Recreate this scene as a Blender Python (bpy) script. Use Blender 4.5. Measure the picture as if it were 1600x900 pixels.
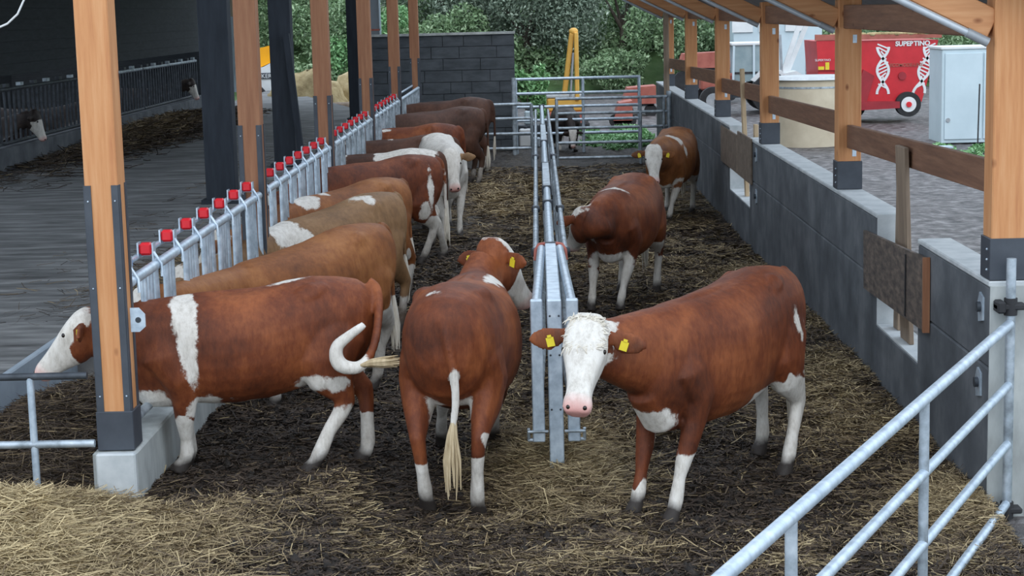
import bpy, bmesh, math, random
import numpy as np
from mathutils import Vector, Matrix
random.seed(7); rng = np.random.default_rng(7)
for o in list(bpy.data.objects): bpy.data.objects.remove(o)
scene = bpy.context.scene
# ------------------------------------------------------------------ camera
cam_d = bpy.data.cameras.new('camera'); cam = bpy.data.objects.new('camera', cam_d)
scene.collection.objects.link(cam); scene.camera = cam
FPX, PITCH, YAW, ROLL = 2771.5, 0.1556, -0.0169, -0.0247
cam_d.sensor_fit = 'HORIZONTAL'; cam_d.sensor_width = 36; cam_d.lens = FPX / 1600 * 36
cam_d.clip_start = .1; cam_d.clip_end = 600
R0 = Vector((math.cos(YAW), -math.sin(YAW), 0)); F0 = Vector((math.sin(YAW), math.cos(YAW), 0)); ZA = Vector((0, 0, 1))
D_ = math.cos(PITCH) * F0 - math.sin(PITCH) * ZA; U_ = math.sin(PITCH) * F0 + math.cos(PITCH) * ZA
RR = math.cos(ROLL) * R0 + math.sin(ROLL) * U_; UU = math.cos(ROLL) * U_ - math.sin(ROLL) * R0
mt = Matrix((RR, UU, -D_)).transposed().to_4x4(); mt.translation = (0, 0, 3.0); cam.matrix_world = mt
# ------------------------------------------------------------------ world, sun, exposure
w = bpy.data.worlds.new('overcast_sky'); scene.world = w; w.use_nodes = True
nt = w.node_tree; nt.nodes.clear()
wo = nt.nodes.new('ShaderNodeOutputWorld'); bg = nt.nodes.new('ShaderNodeBackground')
tc = nt.nodes.new('ShaderNodeTexCoord'); sx = nt.nodes.new('ShaderNodeSeparateXYZ'); cr = nt.nodes.new('ShaderNodeValToRGB')
nt.links.new(tc.outputs['Generated'], sx.inputs[0]); nt.links.new(sx.outputs['Z'], cr.inputs[0])
cr.color_ramp.elements[0].position = 0.0; cr.color_ramp.elements[0].color = (.66, .76, .86, 1)
cr.color_ramp.elements[1].position = 0.8; cr.color_ramp.elements[1].color = (.74, .85, 1.0, 1)
nt.links.new(cr.outputs[0], bg.inputs[0]); bg.inputs[1].default_value = 2.2
nt.links.new(bg.outputs[0], wo.inputs[0])
sd = bpy.data.lights.new('sun', 'SUN'); sd.energy = .7; sd.angle = math.radians(35); sd.color = (1, .96, .9)
so = bpy.data.objects.new('sun', sd); scene.collection.objects.link(so)
so.rotation_euler = (math.radians(52), 0, math.radians(8))   # shines forward (+Y) and down
scene.view_settings.view_transform = 'Standard'; scene.view_settings.look = 'None'
scene.view_settings.gamma = 1.0; scene.view_settings.exposure = -0.15; scene.view_settings.use_curve_mapping = False

# ------------------------------------------------------------------ helpers
V = Vector
def tag(o, label=None, cat=None, group=None, kind=None):
    if label: o['label'] = label
    if cat: o['category'] = cat
    if group: o['group'] = group
    if kind: o['kind'] = kind
    return o
def empty(name, loc, label=None, cat=None, group=None, rz=0):
    o = bpy.data.objects.new(name, None); scene.collection.objects.link(o)
    o.location = loc; o.rotation_euler = (0, 0, rz); o.empty_display_size = .1
    return tag(o, label, cat, group)
def link(name, me, mat, parent=None, world=True):
    o = bpy.data.objects.new(name, me); scene.collection.objects.link(o)
    if mat and not me.materials: me.materials.append(mat)
    if parent:
        o.parent = parent
        if world:
            p = parent; m = Matrix.Identity(4)
            while p: m = p.matrix_basis @ m; p = p.parent
            o.matrix_basis = m.inverted()
    return o
class MB:
    def __init__(s): s.v = []; s.f = []; s.sm = []
    def add(s, vs, fs, smooth=False):
        n = len(s.v); s.v += [tuple(p) for p in vs]; s.f += [tuple(i + n for i in f) for f in fs]; s.sm += [smooth] * len(fs); return s
    def box(s, c, d, rot=None, ch=0):
        hx, hy, hz = d[0] / 2, d[1] / 2, d[2] / 2
        if ch:
            k = min(ch, hx * .45, hy * .45, hz * .45); P = []
            for sx in (-1, 1):
                for sy in (-1, 1):
                    for sz in (-1, 1):
                        P += [(sx*hx, sy*(hy-k), sz*(hz-k)), (sx*(hx-k), sy*hy, sz*(hz-k)), (sx*(hx-k), sy*(hy-k), sz*hz)]
            bm = bmesh.new()
            for p in P: bm.verts.new(p)
            bmesh.ops.convex_hull(bm, input=bm.verts); bm.verts.index_update()
            vs = [v.co.copy() for v in bm.verts]; fs = [[v.index for v in f.verts] for f in bm.faces]; bm.free()
        else:
            vs = [V((x*hx, y*hy, z*hz)) for x in (-1, 1) for y in (-1, 1) for z in (-1, 1)]
            fs = [(0,1,3,2),(4,6,7,5),(0,4,5,1),(2,3,7,6),(0,2,6,4),(1,5,7,3)]
        R = rot or Matrix.Identity(3)
        return s.add([R @ V(p) + V(c) for p in vs], fs)
    def bar(s, a, b, wd, hd, up=(0, 0, 1), ch=0):      # rectangular bar from a to b
        a, b = V(a), V(b); t = (b - a); L = t.length; t.normalize()
        side = t.cross(V(up)); 
        if side.length < 1e-4: side = t.cross(V((1, 0, 0)))
        side.normalize(); u = side.cross(t)
        return s.box((a + b) / 2, (wd, L, hd), Matrix((side, t, u)).transposed(), ch)
    def tube(s, pts, r, n=10, cap=True):
        pts = [V(p) for p in pts]; rs = r if isinstance(r, (list, tuple)) else [r] * len(pts)
        rings = []; ref = None
        for i, p in enumerate(pts):
            t = (pts[min(i+1, len(pts)-1)] - pts[max(i-1, 0)]).normalized()
            if ref is None: ref = t.orthogonal().normalized()
            ref = (ref - t * ref.dot(t)).normalized(); b = t.cross(ref)
            rings.append([p + (ref * math.cos(a) + b * math.sin(a)) * rs[i] for a in [2*math.pi*k/n for k in range(n)]])
        vs = [q for g in rings for q in g]; fs = []
        for i in range(len(pts)-1):
            for k in range(n): fs.append((i*n+k, i*n+(k+1)%n, (i+1)*n+(k+1)%n, (i+1)*n+k))
        s.add(vs, fs, True)
        if cap: s.add(rings[0], [tuple(range(n))[::-1]]); s.add(rings[-1], [tuple(range(n))])
        return s
    def prism(s, poly, ax, t0, t1):                    # poly 2D extruded along axis ax ('x','y','z')
        def mk(p, t): return {'x': (t, p[0], p[1]), 'y': (p[0], t, p[1]), 'z': (p[0], p[1], t)}[ax]
        n = len(poly); vs = [mk(p, t0) for p in poly] + [mk(p, t1) for p in poly]
        fs = [tuple(range(n)), tuple(range(2*n-1, n-1, -1))] + [(i, n+i, n+(i+1)%n, (i+1)%n) for i in range(n)]
        return s.add(vs, fs)
    def ball(s, c, r, n=10, m=7):
        r = r if isinstance(r, (tuple, list)) else (r, r, r)
        vs = [V((r[0]*math.sin(math.pi*j/m)*math.cos(2*math.pi*i/n), r[1]*math.sin(math.pi*j/m)*math.sin(2*math.pi*i/n), r[2]*math.cos(math.pi*j/m))) + V(c) for j in range(m+1) for i in range(n)]
        fs = [(j*n+i, j*n+(i+1)%n, (j+1)*n+(i+1)%n, (j+1)*n+i) for j in range(m) for i in range(n)]
        return s.add(vs, fs, True)
    def mesh(s, name='m'):
        me = bpy.data.meshes.new(name); me.from_pydata(s.v, [], s.f)
        me.polygons.foreach_set('use_smooth', s.sm)
        bm = bmesh.new(); bm.from_mesh(me); bmesh.ops.remove_doubles(bm, verts=bm.verts, dist=1e-6) if False else None
        bmesh.ops.recalc_face_normals(bm, faces=bm.faces); bm.to_mesh(me); bm.free(); return me
    def build(s, name, mat, parent=None): return link(name, s.mesh(name), mat, parent)

# ------------------------------------------------------------------ materials
def newmat(name):
    m = bpy.data.materials.new(name); m.use_nodes = True; n = m.node_tree
    return m, n, n.nodes['Principled BSDF']
def N(n, t, **k):
    x = n.nodes.new(t)
    for a, b in k.items():
        if a in x.inputs.keys() if hasattr(x.inputs, 'keys') else False: x.inputs[a].default_value = b
        else: setattr(x, a, b)
    return x
def ramp(n, fac, stops):
    r = n.nodes.new('ShaderNodeValToRGB'); e = r.color_ramp.elements
    e[0].position, e[0].color = stops[0][0], (*stops[0][1], 1); e[1].position, e[1].color = stops[-1][0], (*stops[-1][1], 1)
    for p, c in stops[1:-1]: k = e.new(p); k.color = (*c, 1)
    n.links.new(fac, r.inputs[0]); return r.outputs[0]
def noise(n, scale, stretch=(1, 1, 1), detail=4, rough=.6, coord='Object'):
    tc = n.nodes.new('ShaderNodeTexCoord'); mp = n.nodes.new('ShaderNodeMapping'); mp.inputs['Scale'].default_value = stretch
    nz = n.nodes.new('ShaderNodeTexNoise'); nz.inputs['Scale'].default_value = scale; nz.inputs['Detail'].default_value = detail; nz.inputs['Roughness'].default_value = rough
    n.links.new(tc.outputs[coord], mp.inputs[0]); n.links.new(mp.outputs[0], nz.inputs['Vector']); return nz.outputs['Fac']
def bump(n, b, h, strength=.3, dist=.01):
    k = n.nodes.new('ShaderNodeBump'); k.inputs['Strength'].default_value = strength; k.inputs['Distance'].default_value = dist
    n.links.new(h, k.inputs['Height']); n.links.new(k.outputs[0], b.inputs['Normal'])
def simple(name, stops, scale=4, stretch=(1, 1, 1), rough=.7, metal=0, bs=.2, bd=.005, detail=5):
    m, n, b = newmat(name); f = noise(n, scale, stretch, detail)
    n.links.new(ramp(n, f, stops), b.inputs['Base Color']); b.inputs['Roughness'].default_value = rough; b.inputs['Metallic'].default_value = metal
    if bs: bump(n, b, f, bs, bd)
    return m
def wood(name, a, b_, c, axis='z', rough=.65, knots=True):
    m, n, b = newmat(name)
    st = {'z': (9, 9, .55), 'y': (9, .55, 9), 'x': (.55, 9, 9)}[axis]
    f = noise(n, 3.0, st, 6, .65)
    col = ramp(n, f, [(.3, a), (.5, b_), (.72, c)])
    if knots:
        tc = n.nodes.new('ShaderNodeTexCoord'); mp = n.nodes.new('ShaderNodeMapping')
        mp.inputs['Scale'].default_value = {'z': (5, 5, 2.6), 'y': (5, 2.6, 5), 'x': (2.6, 5, 5)}[axis]
        vo = n.nodes.new('ShaderNodeTexVoronoi'); vo.inputs['Scale'].default_value = 1.0
        n.links.new(tc.outputs['Object'], mp.inputs[0]); n.links.new(mp.outputs[0], vo.inputs['Vector'])
        k = ramp(n, vo.outputs['Distance'], [(.03, (1, 1, 1)), (.10, (0, 0, 0))])
        mx = n.nodes.new('ShaderNodeMixRGB'); mx.blend_type = 'MULTIPLY'; mx.inputs[2].default_value = (.42, .28, .2, 1)
        n.links.new(k, mx.inputs[0]); n.links.new(col, mx.inputs[1]); col = mx.outputs[0]
    n.links.new(col, b.inputs['Base Color']); b.inputs['Roughness'].default_value = rough; bump(n, b, f, .25, .004)
    return m
M = {}
M['post'] = wood('orange_larch', (0.4600, 0.1840, 0.0690), (0.5520, 0.2484, 0.0966), (0.6256, 0.3220, 0.1472))
M['raft'] = wood('orange_larch_rafter', (.46, .20, .08), (.56, .26, .11), (.64, .34, .16), 'x')
M['rail'] = wood('brown_board', (.13, .06, .035), (.19, .09, .05), (.27, .14, .08), 'y')
M['lpost'] = wood('brown_larch', (0.2400, 0.0960, 0.0440), (0.3040, 0.1320, 0.0640), (0.3680, 0.1760, 0.0880))  # darker copy of the post larch, roof shade put into the colour
M['grey_plank'] = wood('weathered_plank', (.16, .115, .08), (.25, .18, .125), (.34, .26, .18))
M['pale_plank'] = wood('pale_batten', (.42, .30, .17), (.52, .38, .23), (.60, .46, .30))
M['ply'] = simple('dirty_plywood', [(.3, (.05, .04, .035)), (.5, (.11, .085, .07)), (.7, (.20, .15, .115))], 7, (1, 1, 3), .8)
M['ply2'] = simple('brown_board_panel', [(.3, (.13, .095, .07)), (.7, (.21, .16, .12))], 6, (1, 1, 2), .8)
M['steel'] = simple('anthracite_steel', [(.3, (.035, .042, .055)), (.7, (.06, .07, .085))], 5, rough=.5, bs=.05)
M['dark_post'] = simple('black_blue_timber', [(.3, (.012, .018, .028)), (.7, (.028, .036, .05))], 4, (3, 3, .5), .7)
M['galv'] = simple('galvanised_steel', [(.3, (.38, .46, .54)), (.55, (.55, .64, .72)), (.75, (.70, .78, .85))], 14, rough=.42, metal=.55, bs=.05)
M['galv_dirty'] = simple('stained_galvanised_steel', [(.3, (.20, .23, .25)), (.55, (.42, .48, .53)), (.75, (.6, .66, .7))], 9, rough=.5, metal=.5, bs=.08)
M['galv_dark'] = simple('dark_galvanised_steel', [(.3, (.03, .035, .042)), (.6, (.065, .075, .088)), (.8, (.13, .145, .16))], 9, rough=.55, metal=.4, bs=.08)
M['conc'] = simple('grey_concrete', [(.3, (.055, .062, .07)), (.5, (.095, .104, .115)), (.7, (.16, .17, .18))], 2.2, (1, 1, 1), .85, bs=.25, bd=.006)  # shade on the wall's inner face put into this dark tone
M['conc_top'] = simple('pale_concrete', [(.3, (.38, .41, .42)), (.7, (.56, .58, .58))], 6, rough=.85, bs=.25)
M['conc_curb'] = simple('stained_concrete', [(.3, (.26, .27, .26)), (.5, (.38, .40, .39)), (.7, (.50, .52, .50))], 5, (1, 1, .4), rough=.85, bs=.25)
M['slate'] = simple('smooth_blue_concrete', [(.3, (.24, .29, .34)), (.7, (.36, .42, .48))], 2, rough=.8, bs=.08)
M['alley'] = simple('feed_alley_concrete', [(.3, (.05, .05, .05)), (.5, (.15, .152, .152)), (.7, (.30, .30, .295))], 1.6, (.8, 3.2, 1), .8, bs=.5, bd=.02, detail=9)
M['yard'] = simple('muddy_gravel', [(.36, (.022, .018, .017)), (.5, (.085, .073, .070)), (.66, (.21, .195, .19))], 5.5, (1, 1, 1), .55, bs=1, bd=.08, detail=12)
M['grass'] = simple('grass_bank', [(.3, (.03, .06, .02)), (.5, (.07, .13, .04)), (.7, (.14, .19, .09))], .9, rough=.9, bs=.4, bd=.1, detail=9)
M['field'] = simple('ploughed_slope', [(.3, (.10, .095, .09)), (.7, (.19, .18, .17))], .5, (1, 5, 1), .9, bs=.2, detail=9)
M['red'] = simple('red_paint', [(.3, (.50, .012, .02)), (.7, (.62, .02, .03))], 3, rough=.35, bs=0)
M['dred'] = simple('dark_red_paint', [(.3, (.25, .012, .02)), (.7, (.36, .02, .03))], 3, rough=.45, bs=0)
M['rust'] = simple('faded_red_metal', [(.3, (.30, .07, .05)), (.7, (.45, .14, .10))], 3, rough=.6, bs=0)
M['redcap'] = simple('red_plastic', [(.3, (.60, .01, .02)), (.7, (.75, .02, .03))], 3, rough=.4, bs=0)
M['bluecap'] = simple('blue_plastic', [(.3, (.05, .22, .60)), (.7, (.08, .30, .70))], 3, rough=.4, bs=0)
M['white'] = simple('white_paint', [(.3, (.68, .70, .70)), (.7, (.80, .82, .82))], 3, rough=.4, bs=0)
M['bwhite'] = simple('pale_blue_panel', [(.3, (.52, .63, .68)), (.7, (.60, .71, .76))], 1.5, rough=.45, bs=0)
M['black'] = simple('black_rubber', [(.3, (.012, .012, .014)), (.7, (.03, .03, .032))], 8, rough=.75, bs=.2)
M['grey'] = simple('grey_metal', [(.3, (.28, .30, .32)), (.7, (.42, .44, .46))], 5, rough=.5, metal=.3, bs=0)
M['yellow'] = simple('yellow_plastic', [(.3, (.70, .55, .02)), (.7, (.82, .66, .04))], 5, rough=.45, bs=0)
M['orange'] = simple('orange_yellow_paint', [(.3, (.62, .33, .05)), (.7, (.80, .46, .10))], 2, rough=.5, bs=0)
M['hot_orange'] = simple('bright_orange_paint', [(.3, (.85, .36, .01)), (.7, (.95, .42, .01))], 2, rough=.45, bs=0)
M['beige'] = simple('beige_plastic', [(.3, (.50, .42, .30)), (.7, (.62, .54, .40))], 2.5, rough=.7, bs=.1)
M['barnwall'] = simple('black_cladding', [(.3, (.010, .014, .018)), (.7, (.026, .032, .038))], 3, (1, 1, 6), .8, bs=.1)
M['block'] = simple('dark_block', [(.3, (.04, .048, .056)), (.7, (.085, .097, .11))], 3, (1, 1, 3), .85, bs=.3)
M['cabglass'] = simple('cab_glass', [(.3, (.22, .30, .32)), (.7, (.34, .42, .44))], 2, rough=.1, bs=0)
M['glass'] = simple('window_glass', [(.3, (.05, .07, .09)), (.7, (.10, .13, .16))], 1, rough=.12, bs=0)
M['bark'] = simple('bark', [(.3, (.05, .04, .03)), (.7, (.12, .10, .08))], 8, (1, 1, .3), .9, bs=.5)
M['straw_pile'] = simple('pale_straw_mass', [(.3, (.24, .17, .08)), (.5, (.42, .32, .16)), (.7, (.56, .45, .26))], 3, rough=.9, bs=.8, bd=.08, detail=9)
M['roof'] = simple('roof_sheet', [(.3, (.10, .11, .12)), (.7, (.16, .17, .18))], 3, rough=.6, bs=0)
M['eye'] = simple('eye_dark', [(.3, (.01, .006, .004)), (.7, (.02, .012, .008))], 3, rough=.1, bs=0)
M['hair'] = simple('cream_hair', [(.3, (.55, .49, .40)), (.7, (.76, .71, .62))], 30, (1, 1, .2), .8, bs=.4)
M['tail_hair'] = simple('tail_tuft_hair', [(.3, (.33, .24, .13)), (.7, (.62, .50, .32))], 30, (1, 1, .2), .8, bs=.4)
M['lamp_tube'] = simple('grey_tube_metal', [(.3, (.42, .46, .50)), (.7, (.56, .60, .64))], 5, rough=.4, metal=.3, bs=0)
# mud floor
def mud():
    m, n, b = newmat('dark_mud_and_dung')
    f = noise(n, 1.3, detail=12, rough=.7); g = noise(n, 14, detail=8, rough=.7)
    at = n.nodes.new('ShaderNodeAttribute'); at.attribute_name = 'strawy'
    c1 = ramp(n, g, [(.3, (.006, .004, .003)), (.52, (.020, .0135, .009)), (.72, (.065, .045, .032))])
    c2 = ramp(n, g, [(.25, (.02, .015, .010)), (.5, (.075, .056, .036)), (.75, (.20, .155, .10))])
    ma = n.nodes.new('ShaderNodeMath'); ma.operation = 'MULTIPLY_ADD'; ma.inputs[1].default_value = .8; 
    n.links.new(f, ma.inputs[0]); n.links.new(at.outputs['Fac'], ma.inputs[2])
    k = ramp(n, ma.outputs[0], [(.45, (0, 0, 0)), (.95, (1, 1, 1))])
    mx = n.nodes.new('ShaderNodeMixRGB'); n.links.new(k, mx.inputs[0]); n.links.new(c1, mx.inputs[1]); n.links.new(c2, mx.inputs[2])
    n.links.new(mx.outputs[0], b.inputs['Base Color']); b.inputs['Roughness'].default_value = .72
    bump(n, b, g, .9, .03); return m
M['mud'] = mud()
def toned(name, stops, rough=.75, trans=0):
    m, n, b = newmat(name); at = n.nodes.new('ShaderNodeAttribute'); at.attribute_name = 'tone'
    n.links.new(ramp(n, at.outputs['Fac'], stops), b.inputs['Base Color']); b.inputs['Roughness'].default_value = rough
    return m
M['straw'] = toned('straw_stems', [(0, (.020, .012, .0075)), (.3, (.065, .042, .026)), (.58, (.23, .165, .085)), (1, (.62, .49, .27))])
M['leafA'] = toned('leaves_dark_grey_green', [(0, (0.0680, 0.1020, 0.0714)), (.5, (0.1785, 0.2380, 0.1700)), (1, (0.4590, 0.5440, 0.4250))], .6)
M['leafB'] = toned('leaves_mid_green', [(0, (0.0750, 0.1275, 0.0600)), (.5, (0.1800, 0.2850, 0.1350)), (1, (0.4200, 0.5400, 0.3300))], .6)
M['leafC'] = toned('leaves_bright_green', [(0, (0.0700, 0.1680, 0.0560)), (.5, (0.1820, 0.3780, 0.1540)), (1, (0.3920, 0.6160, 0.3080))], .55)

def coat(name, dark, mid, light):
    m, n, b = newmat(name); L = n.links.new
    f = noise(n, 2.2, detail=4); g = noise(n, 26, (1, 1, .35), detail=6, rough=.75)
    mm = n.nodes.new('ShaderNodeMath'); mm.operation = 'MULTIPLY_ADD'; mm.inputs[1].default_value = .5
    L(g, mm.inputs[0]); L(f, mm.inputs[2])
    base = ramp(n, mm.outputs[0], [(.52, dark), (.74, mid), (.98, light)])
    def att(a): x = n.nodes.new('ShaderNodeAttribute'); x.attribute_name = a; return x.outputs['Fac']
    def mask(a, amp, w, sc=11):
        e = noise(n, sc, detail=6, rough=.7); k = n.nodes.new('ShaderNodeMath'); k.operation = 'MULTIPLY_ADD'; k.inputs[1].default_value = amp
        L(e, k.inputs[0]); L(att(a), k.inputs[2])
        return ramp(n, k.outputs[0], [(max(0, .5 + amp/2 - w), (0, 0, 0)), (.5 + amp/2 + w, (1, 1, 1))])
    def mix(fac, a, bcol):
        x = n.nodes.new('ShaderNodeMixRGB'); L(fac, x.inputs[0]); L(a, x.inputs[1])
        if isinstance(bcol, tuple): x.inputs[2].default_value = (*bcol, 1)
        else: L(bcol, x.inputs[2])
        return x.outputs[0]
    wcol = ramp(n, g, [(.25, (.42, .38, .33)), (.5, (.66, .62, .56)), (.75, (.80, .77, .72))])
    c = mix(mask('white', .13, .008, 9), base, wcol)
    c = mix(mask('dirt', .35, .12, 6), c, (.075, .052, .036))
    c = mix(mask('pink', .05, .05), c, (.72, .36, .32))
    c = mix(mask('hoof', .04, .03), c, (.035, .028, .024))
    L(c, b.inputs['Base Color']); b.inputs['Roughness'].default_value = .62
    b.inputs['Specular IOR Level'].default_value = .35
    bump(n, b, g, .45, .012); return m
M['coat_red'] = coat('red_brown_coat', (0.0591, 0.0134, 0.0043), (0.1478, 0.0351, 0.0098), (0.2858, 0.0836, 0.0251))
M['coat_brown'] = coat('light_brown_coat', (0.1048, 0.0328, 0.0085), (0.2184, 0.0741, 0.0201), (0.3494, 0.1404, 0.0435))
M['coat_tan'] = coat('tan_coat', (0.1238, 0.0638, 0.0270), (0.2310, 0.1237, 0.0540), (0.3300, 0.1950, 0.0960))
M['coat_dark'] = coat('dark_brown_coat', (0.0340, 0.0141, 0.0084), (0.0714, 0.0294, 0.0168), (0.1224, 0.0544, 0.0330))
M['coat_black'] = coat('blackish_coat', (.012, .009, .008), (.03, .02, .017), (.07, .05, .04))

# ------------------------------------------------------------------ ground
def vnoise(x, y, s, seed=0):
    r = np.random.default_rng(seed); T = r.random((256, 256)); X = x * s; Y = y * s
    i = np.floor(X).astype(int); j = np.floor(Y).astype(int); u = X - i; v = Y - j; u = u*u*(3-2*u); v = v*v*(3-2*v)
    g = lambda a, b: T[a % 256, b % 256]
    return (g(i, j)*(1-u)+g(i+1, j)*u)*(1-v)+(g(i, j+1)*(1-u)+g(i+1, j+1)*u)*v
def bl(x, y, cx, cy, rx, ry): return np.exp(-(((x-cx)/rx)**2 + ((y-cy)/ry)**2))
def strawy(x, y):                                      # 0 mud .. 1 deep clean straw
    s = .07 + 0*x
    s = s + 1.2*bl(x, y, -2.75, 9.3, .75, .85) + .55*bl(x, y, -1.95, 9.55, .35, .5) + .55*bl(x, y, -1.05, 10.0, .35, .55) + .35*bl(x, y, -.85, 9.5, .5, .3)
    s = s + .75*bl(x, y, .1, 11.4, .5, 1.3) + .45*bl(x, y, -.25, 13.5, .35, 3.0)
    s = s + .6*bl(x, y, 2.35, 14.5, .7, 6.5) + .5*bl(x, y, 2.55, 10.2, .5, .6) + .35*bl(x, y, 1.5, 12.8, 1.0, .8) + .3*bl(x, y, 1.2, 9.4, 1.2, .4)
    s = s + .4*bl(x, y, .9, 20.5, 1.6, 1.6) + .8*bl(x, y, .6, 27, 1.8, 5.5) + .6*bl(x, y, -.5, 29, .6, 4)
    s = s + .35*bl(x, y, -.5, 9.4, 1.5, .25)
    s = s - .15*bl(x, y, -.8, 20, .5, 6) - .12*bl(x, y, -1.9, 11, .7, 1.0)
    return np.clip(s * (.3 + 1.4*vnoise(x, y, 2.3, 3)**1.3), 0, 1.3)
def gh(x, y):                                          # pen floor height
    h = .05*(vnoise(x, y, 3.1, 1)-.5) + .045*(vnoise(x, y, 9, 2)-.5) + .03*(vnoise(x, y, 22, 4)-.5)
    h = h*(.5 + .5*np.clip((2.5-np.abs(x))/.3, 0, 1))
    q_ = np.clip((-.80-x)/.55, 0, 1); e_ = np.clip((14.2-y)/2.2, 0, 1); h = h + .20*q_*q_*(3-2*q_)*e_*e_*(3-2*e_)
    h = h + .14*bl(x, y, -3.0, 9.25, .6, .75) + .10*bl(x, y, .1, 11.5, .3, .9) + .07*bl(x, y, 2.5, 14, .35, 6)
    return h
def grid(xs, ys, hf):
    X, Y = np.meshgrid(xs, ys); Z = hf(X, Y); co = np.stack([X, Y, Z], -1).reshape(-1, 3)
    a, b = len(ys), len(xs); i = np.arange(a*b).reshape(a, b)
    q = np.stack([i[:-1, :-1], i[:-1, 1:], i[1:, 1:], i[1:, :-1]], -1).reshape(-1, 4)
    return co, q
def fast_mesh(name, co, q, attrs=None, smooth=True):
    me = bpy.data.meshes.new(name); nv, nf, k = len(co), len(q), q.shape[1]
    me.vertices.add(nv); me.vertices.foreach_set('co', np.ascontiguousarray(co, dtype=np.float32).ravel())
    me.loops.add(nf*k); me.loops.foreach_set('vertex_index', q.astype(np.int32).ravel())
    me.polygons.add(nf); me.polygons.foreach_set('loop_start', np.arange(0, nf*k, k, dtype=np.int32))
    me.polygons.foreach_set('use_smooth', np.full(nf, smooth))
    for a, v in (attrs or {}).items():
        at = me.attributes.new(a, 'FLOAT', 'POINT'); at.data.foreach_set('value', np.ascontiguousarray(v, dtype=np.float32))
    me.update(calc_edges=True); me.validate(); return me
ys = np.concatenate([np.arange(7.2, 9, .06), np.arange(9, 15, .03), np.arange(15, 40, .09)])
co, q = grid(np.arange(-2.46, 2.62, .03), ys, lambda x, y: gh(x, y))
fl = link('floor', fast_mesh('floor', co, q, {'strawy': strawy(co[:, 0], co[:, 1])}), M['mud']); tag(fl, kind='structure')
co, q = grid(np.arange(-3.9, -2.43, .04), np.arange(7.2, 14.4, .04), lambda x, y: gh(x, y) + .22*bl(x, y, -3.25, 12.3, .5, 1.3)+.0)
g2 = link('trough_floor', fast_mesh('trough_floor', co, q, {'strawy': .25 + .9*strawy(co[:, 0], co[:, 1])}), M['mud']); tag(g2, kind='structure')
def yh(x, y): return -.03 + .05*(vnoise(x, y, .7, 5)-.5) + .05*(vnoise(x, y, 2.5, 6)-.5) + 0.42*np.clip((y-64), 0, 200)*(y > 64)
co, q = grid(np.concatenate([np.arange(2.5, 12, .16), np.arange(12, 60, .8)]), np.concatenate([np.arange(7, 30, .16), np.arange(30, 64, .4)]), yh)
tag(link('yard_ground', fast_mesh('yard', co, q), M['yard']), kind='structure')
co, q = grid(np.arange(-40, 3.3, .5), np.arange(39.8, 64, .4), yh)
tag(link('rear_yard_ground', fast_mesh('ryard', co, q), M['yard']), kind='structure')
co, q = grid(np.arange(-60, 90, 1.5), np.arange(63.2, 110, 1.2), lambda x, y: yh(x, y) - .02 + 1.2*(vnoise(x, y, .15, 8)-.5)*np.clip((y-66)/10, 0, 1))
tag(link('grass_bank', fast_mesh('bank', co, q), M['grass']), kind='structure')
co, q = grid(np.arange(16, 70, 1.5), np.arange(56, 62, 1.0), lambda x, y: -.02 + .65*(y-56) + 0*x)
tag(link('ploughed_slope', fast_mesh('slope', co, q), M['field']), kind='structure')
tag(MB().box((0, 3.5, -.06), (14, 7.4, .1)).build('front_apron', M['yard']), kind='structure')
# feed alley
tag(MB().prism([(-9.1, 7.2), (-3.9, 7.2), (-3.9, 14.3), (-2.75, 14.3), (-2.75, 40), (-9.1, 62)], 'z', -.05, .5).build('feed_alley_floor', M['alley']), kind='structure')
tag(MB().box((-3.87, 12.8, .25), (.06, 3.2, .51), ch=.01).build('feed_alley_edge', M['slate']), kind='structure')
# curb under the feed fence
tag(MB().box((-2.49, 25.0, .26), (.26, 30.1, .535), ch=.012).build('curb', M['conc_curb']), kind='structure')

# ------------------------------------------------------------------ right concrete wall
BAY = 5.2666; RX = 2.7085; RY = 10.319; LX = -2.4835; LY = 10.0812; WT = 1.376
def wall_panels():
    root = empty('wall_right', (2.7, 20, 0)); root['kind'] = 'structure'
    x0, x1 = 2.60, 2.82
    slots = [(12.15, 13.65), (21.9, 24.2)]
    def panel(y0, y1, z0, z1, name='panel'):
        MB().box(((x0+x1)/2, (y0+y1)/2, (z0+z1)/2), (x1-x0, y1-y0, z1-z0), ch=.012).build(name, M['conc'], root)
    y = 10.2; cuts = []
    for s0, s1 in slots: cuts += [(y, s0)]; y = s1
    cuts += [(y, 39.0)]
    for a, b in cuts:
        n = max(1, round((b-a)/2.6)); st = (b-a)/n
        for i in range(n):
            for (z0, z1) in ((-.1, .86), (.862, 1.34)): panel(a+i*st+.002, a+(i+1)*st-.002, z0, z1)
    for s0, s1 in slots: panel(s0, s1, -.1, .5, 'sill_panel')
    for a, b in cuts:
        MB().box(((x0+x1)/2, (a+b)/2, 1.358), (x1-x0+.012, b-a, .036), ch=.012).build('coping', M['conc_top'], root)  # bright top of the wall painted as a pale strip
    for s0, s1 in slots:
        for yy in (s0-.004, s1+.004): MB().box(((x0+x1)/2, yy, .93), (x1-x0-.01, .012, .86)).build('jamb', M['conc_top'], root)
        MB().box(((x0+x1)/2, (s0+s1)/2, .505), (x1-x0-.01, s1-s0-.02, .014)).build('sill', M['conc_top'], root)
    MB().box(((x0+x1)/2, 10.196, .63), (x1-x0, .012, 1.44), ch=.004).build('end_face', M['conc_curb'], root)
wall_panels()
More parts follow.
